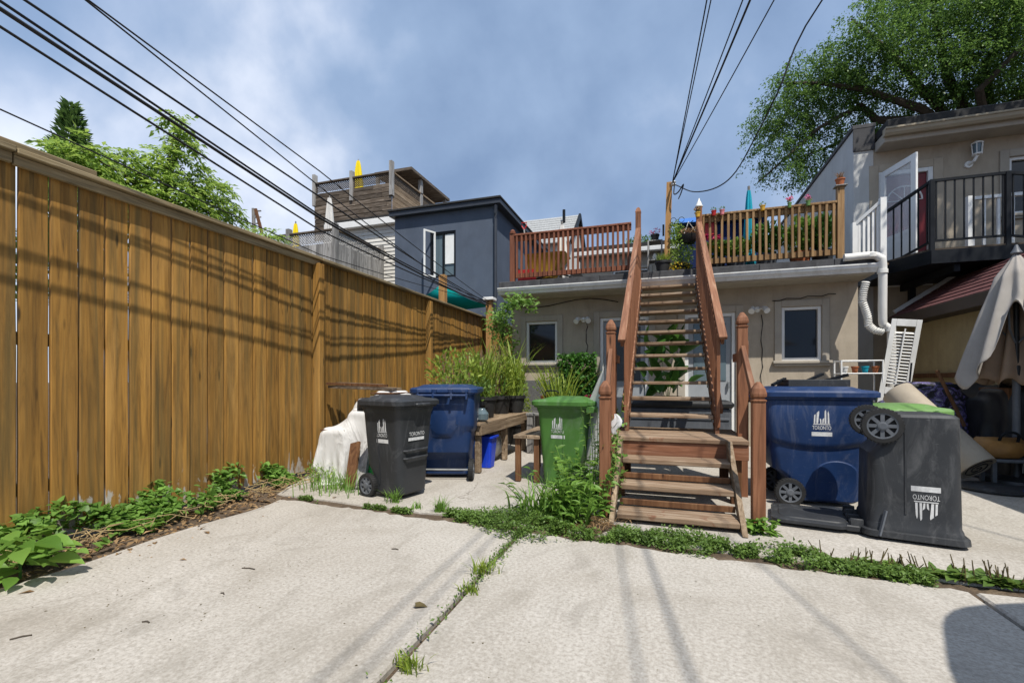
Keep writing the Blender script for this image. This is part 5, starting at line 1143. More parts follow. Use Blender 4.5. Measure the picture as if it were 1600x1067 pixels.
wp = tag(MB().bar((3.90, 6.62, .03), (4.0, 6.70, .75), .28, .02, up=(0, 1, 0)).build('leaning_board', 'white_paint'), 'white board leaning behind the umbrella pole', 'board')
tag(MB().tube([(2.98, 7.9, .02), (3.18, 7.75, .7), (3.28, 7.85, 1.4)], .012, 7).build('garden_stake', 'iron_black', None, smooth=True), 'thin black stake leaning across the shutter', 'stake')
tag(MB().tube([(3.45, 7.0, .6), (3.2, 7.05, 1.28)], .02, 7).build('broom_handle', 'brown_board', None, smooth=True), 'dark wooden pole poking out of the floral cover', 'pole')
# closed beige patio umbrella
ux, uy = 3.72, 6.62
um = thing('patio_umbrella', 'closed beige patio umbrella on a grey pole by the ochre wall', 'umbrella', (ux, uy, .012))
MB().tube([(ux, uy, .012), (ux, uy, 1.25)], .034, 12).build('pole', 'plastic_grey', um, smooth=True); MB().tube([(ux, uy, 1.2), (ux, uy, 2.58)], .024, 12).build('upper_pole', 'tarp_black', um, smooth=True)
MB().lathe([(.26, .012), (.27, .03), (.25, .06), (.06, .09), (.04, .16), (.035, .3)], 24, (ux, uy, 0)).build('base', 'tarp_black', um, smooth=True)
MB().lathe([(.036, 1.18), (.042, 1.2), (.042, 1.3), (.036, 1.32)], 14, (ux, uy, 0)).build('collar', 'tarp_black', um, smooth=True)
def umf(u, a):
    z = 2.56-1.36*u; base = .02+.09*min(1, u*6)+.30*u**1.15; f = .42*min(1, u*2.2); r = base*(1-f*.5+f*math.cos(4*a+.6+.5*u)**2*1.0)*(1+.08*math.sin(9*a+3*u)); zz_ = z-.13*u*math.cos(4*a+.6)**6+.05*u*math.sin(3*a+1)
    da = (a-R(243)+math.pi) % (2*math.pi)-math.pi; lift = math.exp(-(da/.55)**2); zz_ += .78*u*u*lift; r *= 1-.25*lift*u
    return (ux+r*math.cos(a)*1.05, uy+r*math.sin(a)*.9, zz_)
drape('canopy', 'cloth_beige', umf, 30, 112, um, .004)
def umi(u, a):
    z = 2.3-1.16*u; r = (.05+.30*u)*(1+.22*math.sin(8*a+1)*min(1, u*2)); return (ux+.07+r*.85*math.cos(a), uy+.13+r*math.sin(a)*.7, z+.04*math.sin(8*a))
drape('inner_folds', 'cloth_brown', umi, 16, 84, um, .004)
m = MB()
for a in (.3, 2.2, 3.8, 5.4): m.tube([(ux, uy, 1.55), (ux+.13*math.cos(a), uy+.13*math.sin(a), 1.72), (ux+.16*math.cos(a), uy+.16*math.sin(a), 2.1)], .010, 6)
m.build('rib', 'plastic_grey', um)
MB().lathe([(.035, 2.555), (.05, 2.57), (.03, 2.61), (.012, 2.66), (.0, 2.665)], 12, (ux, uy, 0)).build('finial', 'plastic_grey', um, smooth=True)
# unseen open umbrella, added out of frame to cast the shadow on the concrete
def shadow_umbrella(label, x, y_, h, r):
    t = thing('shadow_umbrella', label, 'umbrella', (x, y_, .012), 0, 'umbrellas added out of frame for their shadow'); MB().tube([(x, y_, .012), (x, y_, h+.25)], .022, 10).build('pole', 'plastic_grey', t, smooth=True)
    MB().lathe([(.26, .012), (.27, .04), (.06, .08), (.04, .2)], 20, (x, y_, 0)).build('base', 'tarp_black', t, smooth=True)
    def cf_(u, a): rr = r*u*(1-.035*(1-math.cos(8*a))/2*u); return (x+rr*math.cos(a), y_+rr*math.sin(a), h+.38*(1-u**1.4)-.02)
    drape('canopy', 'cloth_beige', cf_, 10, 64, t, .004)
shadow_umbrella('unseen open beige umbrella added to shade the right driveway slab', 2.98, .95, 2.35, 1.12)
# ------------------------------------------------------------------ roof terrace things
TZ = 3.056
# timber service pole with wires
pb = yp(1043, 390, 9.05); tp = yp(1046, 286, 9.05); pole = thing('service_pole', 'tan timber service pole standing on the roof terrace', 'pole', (pb.x, 9.05, TZ))
MB().bar((pb.x-.02, 9.05, TZ), (tp.x, 9.05, tp.z), .10, .10, up=(0, 1, 0)).build('timber', 'pole_wood', pole)
MB().lathe([(.03, -.04), (.05, -.03), (.03, 0), (.05, .02), (.03, .04)], 10, (tp.x+.07, 9.0, tp.z-.04)).build('insulator', 'ceramic_white', pole, smooth=True)
bx('meter_clip', 'iron_black', pole, pb.x-.09, pb.x-.055, 9.0, 9.06, 3.85, 4.05)
hk = yp(1072, 335, 8.95); m = MB(); m.tube([(pb.x+.04, 9.0, 4.02), (pb.x+.15, 8.97, 4.03), (pb.x+.4, 8.95, 4.02), (pb.x+.44, 8.95, 4.05)], .008, 6)
for k in range(2): m.tube([(pb.x+.10+k*.14+.05*math.cos(q), 8.96, 4.09+.05*math.sin(q)) for q in (i*.6 for i in range(11))], .005, 5)
m.build('hook_arm', 'iron_black', pole)
hb = thing('hanging_basket', 'dark hanging basket with drying flowers under the iron hook', 'planter', (pb.x+.36, 8.95, 3.55)); c = (pb.x+.36, 8.95, 3.62)
MB().lathe([(.03, 0), (.10, .02), (.15, .09), (.165, .17), (.155, .17), (.001, .15)], 18, c).build('bowl', 'pot_black', hb, smooth=True)
m = MB(); 
for a in (0, 2.1, 4.2): m.tube([(c[0]+.155*math.cos(a), c[1]+.155*math.sin(a), c[2]+.17), (c[0], c[1], c[2]+.42)], .004, 5)
m.build('chain', 'pipe_white', hb); P = ell(160, (c[0], c[1], c[2]+.2), (.17, .17, .09)); leaves('foliage', 'leaf_dry', P, rdir(160, .3), .06, 'lance', .5, parent=hb)
# wires to the terrace pole
T = Vector((tp.x+.05, 9.0, tp.z-.03)); WG = 'service wires reaching the terrace pole'
def wire(name, p0, p1, sag, r, label, group, n=28):
    p0, p1 = Vector(p0), Vector(p1); pts = [p0.lerp(p1, k/n)-Vector((0, 0, sag*4*(k/n)*(1-k/n))) for k in range(n+1)]
    return tag(MB().tube(pts, r, 6).build(name, 'wire_black', None, smooth=True), label, 'wire', group)
for k, (px, r, s_, lb) in enumerate(((1104, .008, .05, 'thin black service wire, steepest of the fan at the terrace pole'), (1110, .007, .08, 'thin black wire second in the fan at the terrace pole'), (1164, .013, .35, 'thick black cable in the middle of the fan at the terrace pole'), (1156, .008, .22, 'thin black wire close beside the thick cable'), (1197, .008, .42, 'thin black wire next outward from the thick cable'))):
    d = ray(px, 0); q = Vector((0, 0, EYE))+d*((5.45-EYE)/d.z); dirn = (q-T); e = T+dirn*((T.y+9)/abs(dirn.y)); wire('service_wire', T, e+Vector((0, 0, s_*1.0)), s_, r, lb, WG, 40)
d = ray(1285, 0); q = Vector((0, 0, EYE))+d*((5.6-EYE)/d.z); e = T+(q-T)*((T.y+9)/abs((q-T).y)); low = yp(1085, 300, 8.7)
pts = [T, yp(1060, 291, 8.95), low, yp(1120, 293, 8.3), yp(1150, 268, 7.8), yp(1185, 205, 7.1), yp(1215, 145, 6.6), q]; pts += [q+(e-q)*(k/8) for k in range(1, 9)]
tag(MB().tube(catmull(pts, 5), .010, 6).build('service_wire', 'wire_black', None, smooth=True), 'black cable that sags into a loop below the terrace pole top', 'wire', WG)
tag(MB().tube(catmull([T, yp(1054, 286, 8.95), yp(1053, 303, 8.9), yp(1060, 300, 8.85), yp(1068, 288, 8.8), yp(1064, 302, 8.85), yp(1060, 311, 8.85)], 5), .011, 6).build('service_wire', 'wire_black', None, smooth=True), 'short cut cable end curling at the terrace pole top', 'wire', WG)
# cables along the fence to the capped post at its end
cp = xp(765, 470, FX+.30); cpost = thing('cable_post', 'tan timber post with a white cap at the far end of the fence', 'post', (cp.x, cp.y, 0)); bx('timber', 'pole_wood', cpost, cp.x-.07, cp.x+.07, cp.y-.07, cp.y+.07, 0, cp.z, .006); bx('cap', 'white_paint', cpost, cp.x-.13, cp.x+.13, cp.y-.13, cp.y+.13, cp.z+.001, cp.z+.07, .01)
FG = 'cables strung above the fence'
for k, ((ax_, ay), (bx__, by__), xx, r, sg, lb) in enumerate((((0, 171), (500, 398), FX+.05, .006, .04, 'thin black cable hanging lowest over the fence'), ((0, 42), (500, 360), FX+.35, .010, .05, 'black cable second from the lowest over the fence'), ((0, 14), (500, 341), FX+.55, .014, .06, 'thickest black cable over the fence'), ((0, 2), (500, 337), FX+.50, .010, .08, 'black cable twisted beside the thickest one over the fence'), ((38, 0), (500, 308), FX+.42, .010, .05, 'black cable strung just above the thickest one'), ((133, 0), (500, 292), FX+.46, .007, .10, 'thin black cable slackest of the upper pair over the fence'), ((137, 0), (500, 268), FX+.62, .007, .03, 'thin black cable strung highest over the fence'))):
    a, b = xp(ax_, ay, xx), xp(bx__, by__, xx); e = Vector((cp.x, cp.y-.02, cp.z-.03-.05*(k % 3)))
    f = a-(b-a)*1.3; r *= .92; pts = [f.lerp(a, q/6) for q in range(6)]+[a.lerp(b, q/10) for q in range(10)]+[b.lerp(e, q/10)-Vector((0, 0, sg*4*(q/10)*(1-q/10))) for q in range(11)]
    tag(MB().tube(pts, r, 6).build('overhead_cable', 'wire_black', None, smooth=True), lb, 'cable', FG)
# planting and furniture on the terrace
pot_plant('dry grass in a black pot at the top of the stairs', (-.02, 8.72, TZ), .13, .24, 'pot_black', 'leaf_yellow', 120, .2, .22, .05, kind='blade', lean=.7, W=.010)
ps = thing('plant_stand', 'small dark plant stand with grey shelves at the top of the stairs', 'stand', (-.35, 9.3, TZ)); a, b = yp(1013, 378, 9.3), yp(1034, 424, 9.3)
for x in (a.x, b.x): bx('side', 'grey_wood', ps, x-.015, x+.015, 9.2, 9.45, TZ, a.z)
for z in (TZ+.02, (TZ+a.z)/2, a.z-.02): bx('shelf', 'grey_wood', ps, a.x+.016, b.x-.016, 9.2, 9.45, z, z+.018)
pot_plant('small dark pot with red blooms on top of the plant stand', ((a.x+b.x)/2, 9.32, a.z), .08, .13, 'pot_black', 'petal_red', 60, .12, .1, .04)
jg = MB().lathe([(.04, 0), (.055, .04), (.05, .09), (.025, .12), (.03, .14)], 14, ((a.x+b.x)/2, 9.32, (TZ+a.z)/2+.019)).build('white_jug', 'ceramic_white', None, smooth=True); tag(jg, 'white jug on the middle shelf of the plant stand', 'jug')
yt = thing('tall_shrub', 'yellow-green bushy plant beside the timber service pole', 'shrub', (.28, 8.95, TZ)); P = np.concatenate([ell(900, (.30, 9.0, 3.45), (.22, .2, .45), .2), ell(350, (.22, 9.0, 3.85), (.12, .12, .25), .2)])
leaves('foliage', 'leaf_bright', P, rdir(len(P), .5), npr.uniform(.04, .08, len(P)), 'lance', .4, .5, yt); leaves('blossom', 'petal_yellow', ell(120, (.28, 8.85, 3.2), (.2, .12, .10), .2), rdir(120, .5), .04, 'lance', .6, parent=yt); pot(yt, (.30, 9.0, TZ), .15, .22, 'pot_black')
# left end: yellow barrow tray, shovel, white parasol
yw = thing('yellow_wheelbarrow', 'yellow wheelbarrow parked behind the red-brown railing', 'wheelbarrow', (-2.0, 9.3, TZ)); a, b = yp(828, 400, 9.3), yp(884, 428, 9.3)
MB().loft([rring(a.x, b.x-.25, 9.15, 9.6, .06, b.z-.08), rring(a.x-.05, b.x+.02, 9.05, 9.7, .08, a.z-.05), rring(a.x-.07, b.x+.04, 9.03, 9.72, .08, a.z-.03), rring(a.x-.0, b.x-.02, 9.09, 9.66, .07, a.z-.05)], True, True).build('tray', 'yellow_paint', yw, smooth=True)
for y_ in (9.12, 9.63): MB().tube([(b.x+.25, y_, b.z-.15), (b.x-.1, y_, b.z-.02), (a.x+.1, y_, b.z-.10), (a.x-.28, y_, b.z+.2)], .018, 8).build('handle', 'iron_black', yw, smooth=True)
for y_ in (9.12, 9.63): MB().tube([(a.x+.1, y_, b.z-.1), (a.x+.05, y_, TZ), (a.x+.2, y_, TZ+.01), (a.x+.3, y_, b.z-.1)], .014, 8).build('leg', 'iron_black', yw, smooth=True)
MB().lathe([(.05, -.03), (.15, -.035), (.16, 0), (.15, .035), (.05, .03)], 22, (b.x+.2, 9.37, TZ+.165), 'y').build('wheel', 'rubber', yw, smooth=True)
shv = thing('snow_shovel', 'shovel with a red D-shaped handle standing behind the railing', 'shovel', (-2.5, 9.0, TZ)); hp_ = yp(819, 352, 9.0)
MB().tube([(hp_.x+.05, 9.05, TZ+.35), (hp_.x, 9.0, hp_.z-.08)], .015, 8).build('shaft', 'grey_wood', shv); m = MB(); m.tube([(hp_.x, 9.0, hp_.z-.09), (hp_.x-.05, 9.0, hp_.z-.02), (hp_.x-.055, 9.0, hp_.z+.05), (hp_.x+.055, 9.0, hp_.z+.05), (hp_.x+.05, 9.0, hp_.z-.02), (hp_.x, 9.0, hp_.z-.09)], .013, 8); m.build('grip', 'red_paint', shv, smooth=True)
MB().loft([[(hp_.x-.14, 9.03, TZ), (hp_.x+.24, 9.03, TZ), (hp_.x+.24, 9.05, TZ), (hp_.x-.14, 9.05, TZ)], [(hp_.x-.14, 9.0, TZ+.36), (hp_.x+.24, 9.0, TZ+.36), (hp_.x+.24, 9.02, TZ+.36), (hp_.x-.14, 9.02, TZ+.36)]]).build('blade', 'red_paint', shv)
def closed_parasol(label, x, y_, z0, z1, r, mat, top=.0, low=.35):
    t = thing('closed_parasol', label, 'umbrella', (x, y_, z0)); MB().tube([(x, y_, z0), (x, y_, z1+.08)], .022, 8).build('pole', 'grey_wood', t, smooth=True); h = z1-z0
    def f(u, a): q = r*(.25+.75*u**.7)*(1+.22*math.cos(6*a+u)); return (x+q*math.cos(a), y_+q*math.sin(a), z1-(1-low)*h*u-.05*u*math.cos(6*a))
    drape('canopy', mat, f, 14, 48, t, .004); MB().lathe([(.03, z0), (.2, z0+.005), (.2, z0+.04), (.03, z0+.08)], 16, (x, y_, 0)).build('base', 'grey_wood', t); return t
q = yp(878, 352, 9.6); closed_parasol('closed white parasol behind the red-brown railing', q.x, 9.6, TZ, q.z, .14, 'cloth_white', low=.15)
q = yp(1170, 298, 9.4); closed_parasol('closed aqua parasol behind the tan railing', q.x, 9.4, TZ, q.z, .10, 'cloth_aqua', low=.1)
ql = yp(560, 252, dY+.8); closed_parasol('closed yellow parasol on the weathered rooftop deck', ql.x, dY+.8, zb+.0, ql.z, .22, 'cloth_yellow', low=.55)
qw = yp(515, 310, cY+1.0); closed_parasol('closed white parasol behind the grey board screen', qw.x, cY+1.0, zt3-1.9, qw.z, .2, 'cloth_white', low=.3)
qy = yp(462, 350, cY+.8); closed_parasol('closed yellow parasol peeping over the grey board screen', qy.x, cY+.8, zt3-1.9, qy.z, .16, 'cloth_yellow', low=.3)
# blue covered swing seat
sw_ = thing('covered_swing', 'garden swing seat under a navy cover with a sky blue canopy', 'swing seat', (1.0, 9.9, TZ)); a, b = yp(1062, 350, 9.9), yp(1192, 392, 9.9)
bx('cover', 'cloth_navy', sw_, a.x, b.x, 9.7, 10.5, TZ+.25, a.z-.10, .06); MB().prism([(9.55, a.z-.10), (10.6, a.z-.10), (10.55, a.z+.02), (10.1, a.z+.10), (9.6, a.z+.0)], a.x-.05, b.x+.05, 'x').build('canopy', 'cloth_skyblue', sw_)
for x in (a.x+.05, b.x-.05):
    for y_ in (9.75, 10.45): bx('leg', 'iron_black', sw_, x-.02, x+.02, y_-.02, y_+.02, TZ, TZ+.3)
bx('red_throw', 'red_paint', sw_, a.x+.40, a.x+.62, 9.66, 9.699, a.z-.35, a.z-.11, .01)
# planters along the tan railing
for k, (px, pw_, ph_, pm, lb, fl) in enumerate((((1090), .09, .08, 'yellow_paint', 'small yellow pot hooked on the tan railing next to the stair post', 'leaf_dry'), (1115, .08, .09, 'petal_red_p', 'red bucket pot on the tan railing near the stairs', None), (1128, .08, .09, 'petal_red_p2', 'pink bucket pot on the tan railing near the stairs', None), (1191, .08, .08, 'yellow_paint', 'yellow pot on the tan railing beside the aqua parasol', None), (1233, .06, .10, 'bin_lime', 'lime green pot with a red bloom on the tan railing', 'petal_red'), (1262, .07, .10, 'bin_lime', 'lime green pot with pink blooms on the tan railing', 'petal_pink'))):
    if pm == 'petal_red_p': pm = 'red_paint'
    if pm == 'petal_red_p2': 
        if 'pink_paint' not in MATS: plain('pink_paint', (.6, .2, .22), .5)
        pm = 'pink_paint'
    c = yp(px, 330, RY-.07); t = thing('railing_pot', lb, 'pot', (c.x, RY-.075, RZ1-.1), 0, 'pots hooked on the tan railing'); pot(t, (c.x, RY-.10, RZ1-.06), pw_*.5, .08, pm)
    MB().tube([(c.x, RY-.09, RZ1+.01), (c.x, RY-.05, RZ1+.014), (c.x, RY+.05, RZ1+.012)], .006, 5).build('hook', 'iron_black', t)
    P = ell(30, (c.x, RY-.10, RZ1+.04), (.05, .045, .03)); leaves('foliage', 'leaf_clover', P, rdir(30, .4), .03, 'lance', .6, parent=t)
    if fl: P = ell(24, (c.x, RY-.10, RZ1+.08), (.055, .05, .035)); leaves('bloom', fl, P, rdir(24, .4), .032, 'heart', .9, parent=t)
TG = 'tubs of vegetables behind the tan railing'
for k, (px, n, col, lb, h) in enumerate(((1118, 300, 'leaf_weed', 'tub with yellow and red flowers low behind the tan railing', .3), (1150, 250, 'leaf_bright', 'tub of bright green leaves behind the tan railing near the aqua parasol', .3), (1198, 420, 'leaf_hedge', 'tub of bushy tomato plants behind the tan railing', .55), (1250, 420, 'leaf_weed', 'tub of broad leaved squash behind the tan railing', .55), (1285, 420, 'leaf_hedge', 'tub of dark leafy beans by the tan corner post', .6))):
    c = yp(px, 380, 8.95); pot_plant(lb, (c.x, 8.95, TZ), .17, .26, ('pot_black', 'plastic_grey', 'plastic_grey', 'terracotta', 'pot_black')[k], col, n, .24, h, .09, 'heart', aspect=.8, group=TG)
P = ell(50, (yp(1118, 380, 8.9).x, 8.82, TZ+.42), (.2, .1, .06)); o = leaves('marigolds', 'petal_yellow', P, rdir(50, .3), .05, 'heart', .9); tag(o, 'yellow blooms low behind the tan railing', 'flowers')
P = ell(60, (yp(1108, 380, 8.9).x, 8.82, TZ+.62), (.2, .1, .05)); o = leaves('petunias', 'petal_red', P, rdir(60, .3), .05, 'heart', .9); tag(o, 'crimson blooms above the yellow ones behind the tan railing', 'flowers')
pp_ = thing('post_planter', 'small brown pot of dry sprigs on the tan corner post', 'pot', (2.655, RY+.018, 4.22)); bx('saucer', 'grey_wood', pp_, 2.575, 2.735, RY-.062, RY+.098, 4.221, 4.24); pot(pp_, (2.655, RY+.018, 4.241), .065, .11, 'terracotta'); blades('sprigs', 'leaf_dry', np.array([(2.655+rnd.uniform(-.04, .04), RY+.018+rnd.uniform(-.04, .04), 4.33) for _ in range(40)]), .14, .7, .008, pp_)
# teal shade sail and its post
sl = thing('shade_sail', 'teal triangular shade sail stretched beyond the fence', 'shade sail', (-5, 10.8, 2.8)); A, B, Cc = xp(690, 443, FX-.9), xp(645, 470, FX-1.0), xp(770, 478, FX-.12); D_ = Vector((B.x-1.2, B.y+2, B.z+.1)); m = MB(); n = 12; vs_ = []; fs_ = []
for i in range(n+1):
    for j in range(n+1):
        u, v = i/n, j/n; p = (A*(1-u)+Cc*u)*(1-v)+(B*(1-u)+D_*u)*v*(1-.0) if False else A.lerp(Cc, u).lerp(B.lerp(D_, u), v); vs_.append(p-Vector((0, 0, .35*u*(1-u)+.2*v*(1-v))))
m.add(vs_, [(i*(n+1)+j, i*(n+1)+j+1, (i+1)*(n+1)+j+1, (i+1)*(n+1)+j) for i in range(n) for j in range(n)]); m.build('sail', 'cloth_teal', sl, smooth=True)
q = xp(692, 430, FX-.35); spst = bx('sail_post', 'pole_wood', None, q.x-.07, q.x+.07, q.y-.07, q.y+.07, 0, q.z, .006); tag(spst, 'tan timber post rising behind the fence in front of the teal sail', 'post')
# far utility pole
u0 = yp(402, 345, 26); up_ = thing('utility_pole', 'distant weathered utility pole with short cross arms', 'pole', (u0.x, 26, 0)); ut = yp(396, 326, 26)
MB().tube([(u0.x, 26, 0), (ut.x, 26, ut.z)], [.16, .12], 10).build('mast', 'grey_wood', up_)
for k in range(3): MB().bar((ut.x-.1, 26, ut.z-.2-k*.45), (ut.x+.7, 26, ut.z-.25-k*.45), .08, .08).build('cross_arm', 'grey_wood', up_)
MB().bar((ut.x+.3, 25.9, ut.z-.1), (ut.x+.9, 25.9, ut.z-1.9), .12, .2).build('brace', 'brown_board', up_)

# ------------------------------------------------------------------ trees
def limb(m, pts, r0, r1, n=8):
    k = len(pts); m.tube(pts, [r0+(r1-r0)*i/(k-1) for i in range(k)], n)
# elm behind the right house
TY = 15.0; el = thing('elm_tree', 'big spreading elm overhanging the right house roof', 'tree', (8.5, TY+1, 0)); m = MB()
br0 = yp(1500, 205, TY); fork = Vector((br0.x+1.0, TY+.6, br0.z-.7)); limb(m, [(8.5, TY+1, 0), (8.4, TY+1, 3), (8.1, TY+.8, 5.2), fork], .42, .26, 10)
tips = []
def grow(p, px, py, y_, r0, mids=()):
    e = yp(px, py, y_); pts = [p]+[yp(a, b, c) for a, b, c in mids]+[e]; limb(m, pts, r0, .02, 7); tips.append((pts, r0))
grow(fork, 1185, 285, TY-.5, .16, ((1450, 190, TY), (1370, 188, TY), (1345, 165, TY-.2), (1280, 200, TY-.4)))
grow(fork, 1215, 130, TY-1, .13, ((1440, 170, TY-.3), (1350, 140, TY-.6), (1280, 130, TY-.8)))
grow(fork, 1330, 30, TY-1, .14, ((1440, 140, TY), (1390, 80, TY-.5))); grow(fork, 1450, -60, TY, .15, ((1480, 120, TY), (1460, 20, TY))); grow(fork, 1640, -80, TY+1, .15, ((1540, 100, TY), (1600, 10, TY)))
grow(fork, 1720, 110, TY, .14, ((1580, 160, TY), (1650, 130, TY))); grow(fork, 1240, 250, TY+1.5, .10, ((1420, 200, TY+1), (1320, 220, TY+1.2))); grow(fork, 1620, 40, TY-1.5, .12, ((1530, 140, TY-1), (1590, 80, TY-1.3)))
m.build('trunk', 'bark', el, smooth=40)
cl = []
for px, py, y_, rx, rz__ in ((1215, 225, TY-.5, .8, .9), (1195, 190, TY, .55, .6), (1235, 265, TY-.2, .7, .6), (1225, 160, TY-.6, .8, .8), (1262, 120, TY-.8, .8, .7), (1290, 190, TY, .9, .9), (1275, 245, TY+.5, .8, .7), (1310, 110, TY-.6, .9, .7), (1330, 165, TY, .8, .6), (1340, 75, TY-1, .9, .8), (1375, 120, TY-.4, 1., .8), (1370, 40, TY-1, 1., .8), (1400, 10, TY, 1., .8), (1420, 90, TY-.8, 1., .9), (1440, 40, TY-.4, 1.1, .9), (1440, 150, TY, .8, .45), (1480, 110, TY-.6, 1., .9), (1490, 50, TY-.4, 1.1, .9), (1480, -10, TY, 1.2, 1.), (1530, 90, TY-.8, 1.1, .9), (1545, 30, TY-.6, 1.1, 1.), (1540, 140, TY, .9, .5), (1590, 110, TY-.6, 1., .8), (1600, 50, TY-.8, 1.1, 1.), (1600, 0, TY-1, 1.1, 1.), (1580, 155, TY+.4, .8, .45), (1660, 60, TY, 1.3, 1.1), (1680, 130, TY, 1.2, .9), (1640, -30, TY-.5, 1.3, 1.1), (1550, -50, TY, 1.4, 1.1), (1430, -50, TY, 1.2, 1.), (1720, 20, TY+.5, 1.4, 1.3), (1350, 215, TY+1.2, .8, .5), (1400, 195, TY+1.4, .8, .4), (1240, 200, TY+.3, .7, .7), (1255, 155, TY+.2, .8, .7), (1300, 140, TY+.8, .9, .8)):
    cl.append((yp(px, py, y_), rx*.92, rz__*.9))
P, D = [], []
for c, rx, rz__ in cl:
    ns = int(105*rx*rx)+20                                     # sprays: each a drooping twig set with leaves
    s0 = ell(ns, tuple(c), (rx, rx*1.1, rz__), .25)
    for s in s0:
        dr = Vector((rnd.gauss(0, 1), rnd.gauss(0, 1), rnd.gauss(-.35, .5))).normalized(); ln = rnd.uniform(.25, .55)
        for k in range(34):
            u = rnd.random(); p = Vector(s)+dr*ln*u+Vector((rnd.gauss(0, .05), rnd.gauss(0, .05), rnd.gauss(0, .05)-.12*u*u)); P.append(p); D.append((dr.x+rnd.gauss(0, .8), dr.y+rnd.gauss(0, .8), dr.z-.3+rnd.gauss(0, .6)))
leaves('crown', 'leaf_elm', np.array([tuple(p) for p in P]), D, npr.uniform(.045, .085, len(P)), 'diamond', .55, .5, el)
# second tree out of frame on the right, shading the right house
lo_ = thing('shade_tree', 'tall leafy tree beside the lean-to that shades the right house', 'tree', (9.6, 5.2, 0)); m = MB(); limb(m, [(9.6, 5.2, 0), (9.5, 5.4, 4), (9.2, 5.8, 6.5), (8.6, 6.3, 8.4)], .30, .14, 9)
P, D = [], []
for c, rx in (((7.0, 7.6, 9.2), 1.3), ((5.9, 7.7, 9.0), 1.0), ((8.2, 7.3, 9.6), 1.5), ((6.6, 7.9, 10.4), 1.1), ((9.4, 6.4, 9.8), 1.6), ((5.5, 8.2, 9.9), .7), ((7.4, 6.2, 8.6), 1.1), ((8.4, 5.2, 8.8), 1.4)):
    m.tube([(8.6, 6.3, 8.4), ((8.6+c[0])/2, (6.3+c[1])/2, (8.4+c[2])/2+.25), c], [.09, .05, .015], 6)
    for s in ell(int(42*rx*rx)+10, c, (rx, rx, rx*.7), .25):
        dr = Vector((rnd.gauss(0, 1), rnd.gauss(0, 1), rnd.gauss(-.3, .5))).normalized(); ln = rnd.uniform(.3, .6)
        for k in range(26): u = rnd.random(); P.append(tuple(Vector(s)+dr*ln*u+Vector((rnd.gauss(0, .06), rnd.gauss(0, .06), rnd.gauss(0, .05)-.1*u)))); D.append((dr.x+rnd.gauss(0, .8), dr.y+rnd.gauss(0, .8), dr.z-.2+rnd.gauss(0, .6)))
m.build('trunk', 'bark', lo_, smooth=40); leaves('crown', 'leaf_elm', P, D, npr.uniform(.07, .12, len(P)), 'diamond', .55, .5, lo_)
# young ash-leaved maple behind the fence
def compound_tree(label, base, clumps, n_per, size, mat, trunk_pts):
    t = thing('maple_tree', label, 'tree', base); m = MB(); limb(m, trunk_pts, .07, .02, 7); P, D, S = [], [], []
    for c, rx, rz__ in clumps:
        m.tube([trunk_pts[-2], (Vector(trunk_pts[-2])+Vector(c))/2+Vector((0, 0, .1)), c], [.03, .018, .006], 6)
        for s in ell(int(n_per*rx*rx*4)+12, tuple(c), (rx, rx, rz__), .3):
            ax_ = Vector((s[0]-c[0], s[1]-c[1], (s[2]-c[2])*.4)).normalized()+Vector((rnd.gauss(0, .4), rnd.gauss(0, .4), rnd.gauss(0, .3))); ax_.normalize(); sd_ = ax_.cross(Vector((0, 0, 1))).normalized()
            for k in range(4):
                p = Vector(s)+ax_*(k*.045)-Vector((0, 0, .009*k*k))
                for q in (-1, 1): P.append(tuple(p)); D.append(tuple(ax_*.6+sd_*q+Vector((0, 0, -.35)))); S.append(size*rnd.uniform(.75, 1.2))
            P.append(tuple(Vector(s)+ax_*.19-Vector((0, 0, .11)))); D.append(tuple(ax_+Vector((0, 0, -.5)))); S.append(size*1.2)
    m.build('trunk', 'bark', t, smooth=True); leaves('crown', mat, P, D, S, 'lance', .42, .8, t)
MX = -6.6
cl = [(xp(px, py, MX+dx), r_, rz__) for px, py, dx, r_, rz__ in ((95, 238, 0, .17, .13), (120, 232, .1, .18, .14), (120, 262, 0, .24, .2), (155, 252, .2, .22, .18), (185, 250, -.1, .2, .16), (205, 262, 0, .16, .14), (150, 290, .2, .3, .22), (195, 292, -.2, .3, .24), (215, 322, .1, .34, .26), (175, 325, .2, .34, .22), (248, 262, .2, .17, .14), (262, 245, .1, .18, .14), (285, 262, 0, .24, .2), (280, 205, .1, .12, .10), (275, 188, .1, .13, .09), (284, 228, .1, .15, .13), (255, 300, .2, .3, .24), (300, 292, .2, .26, .2), (325, 300, .1, .2, .16), (345, 292, 0, .13, .10), (330, 330, 0, .3, .2), (290, 330, .3, .36, .26), (250, 345, .3, .36, .24), (358, 345, .0, .2, .15), (320, 362, .2, .3, .16), (350, 320, 0, .15, .12))]
tb = xp(250, 420, MX); compound_tree('leafy ash-leaved maple rising behind the stained fence', (tb.x, tb.y, 0), cl, 150, .085, 'leaf_bright', [(tb.x, tb.y, 0), (tb.x, tb.y-.1, 2.2), tuple(xp(255, 330, MX)), tuple(xp(283, 195, MX))])
q = xp(415, 368, MX-2); compound_tree('small sapling tip beside the grey board screen', (q.x, q.y, 0), [(q, .3, .18), (q+Vector((.2, -.3, -.2)), .3, .2)], 50, .12, 'leaf_bright', [(q.x, q.y, 0), (q.x, q.y, 2.5), tuple(q-Vector((0, 0, .4))), tuple(q)])
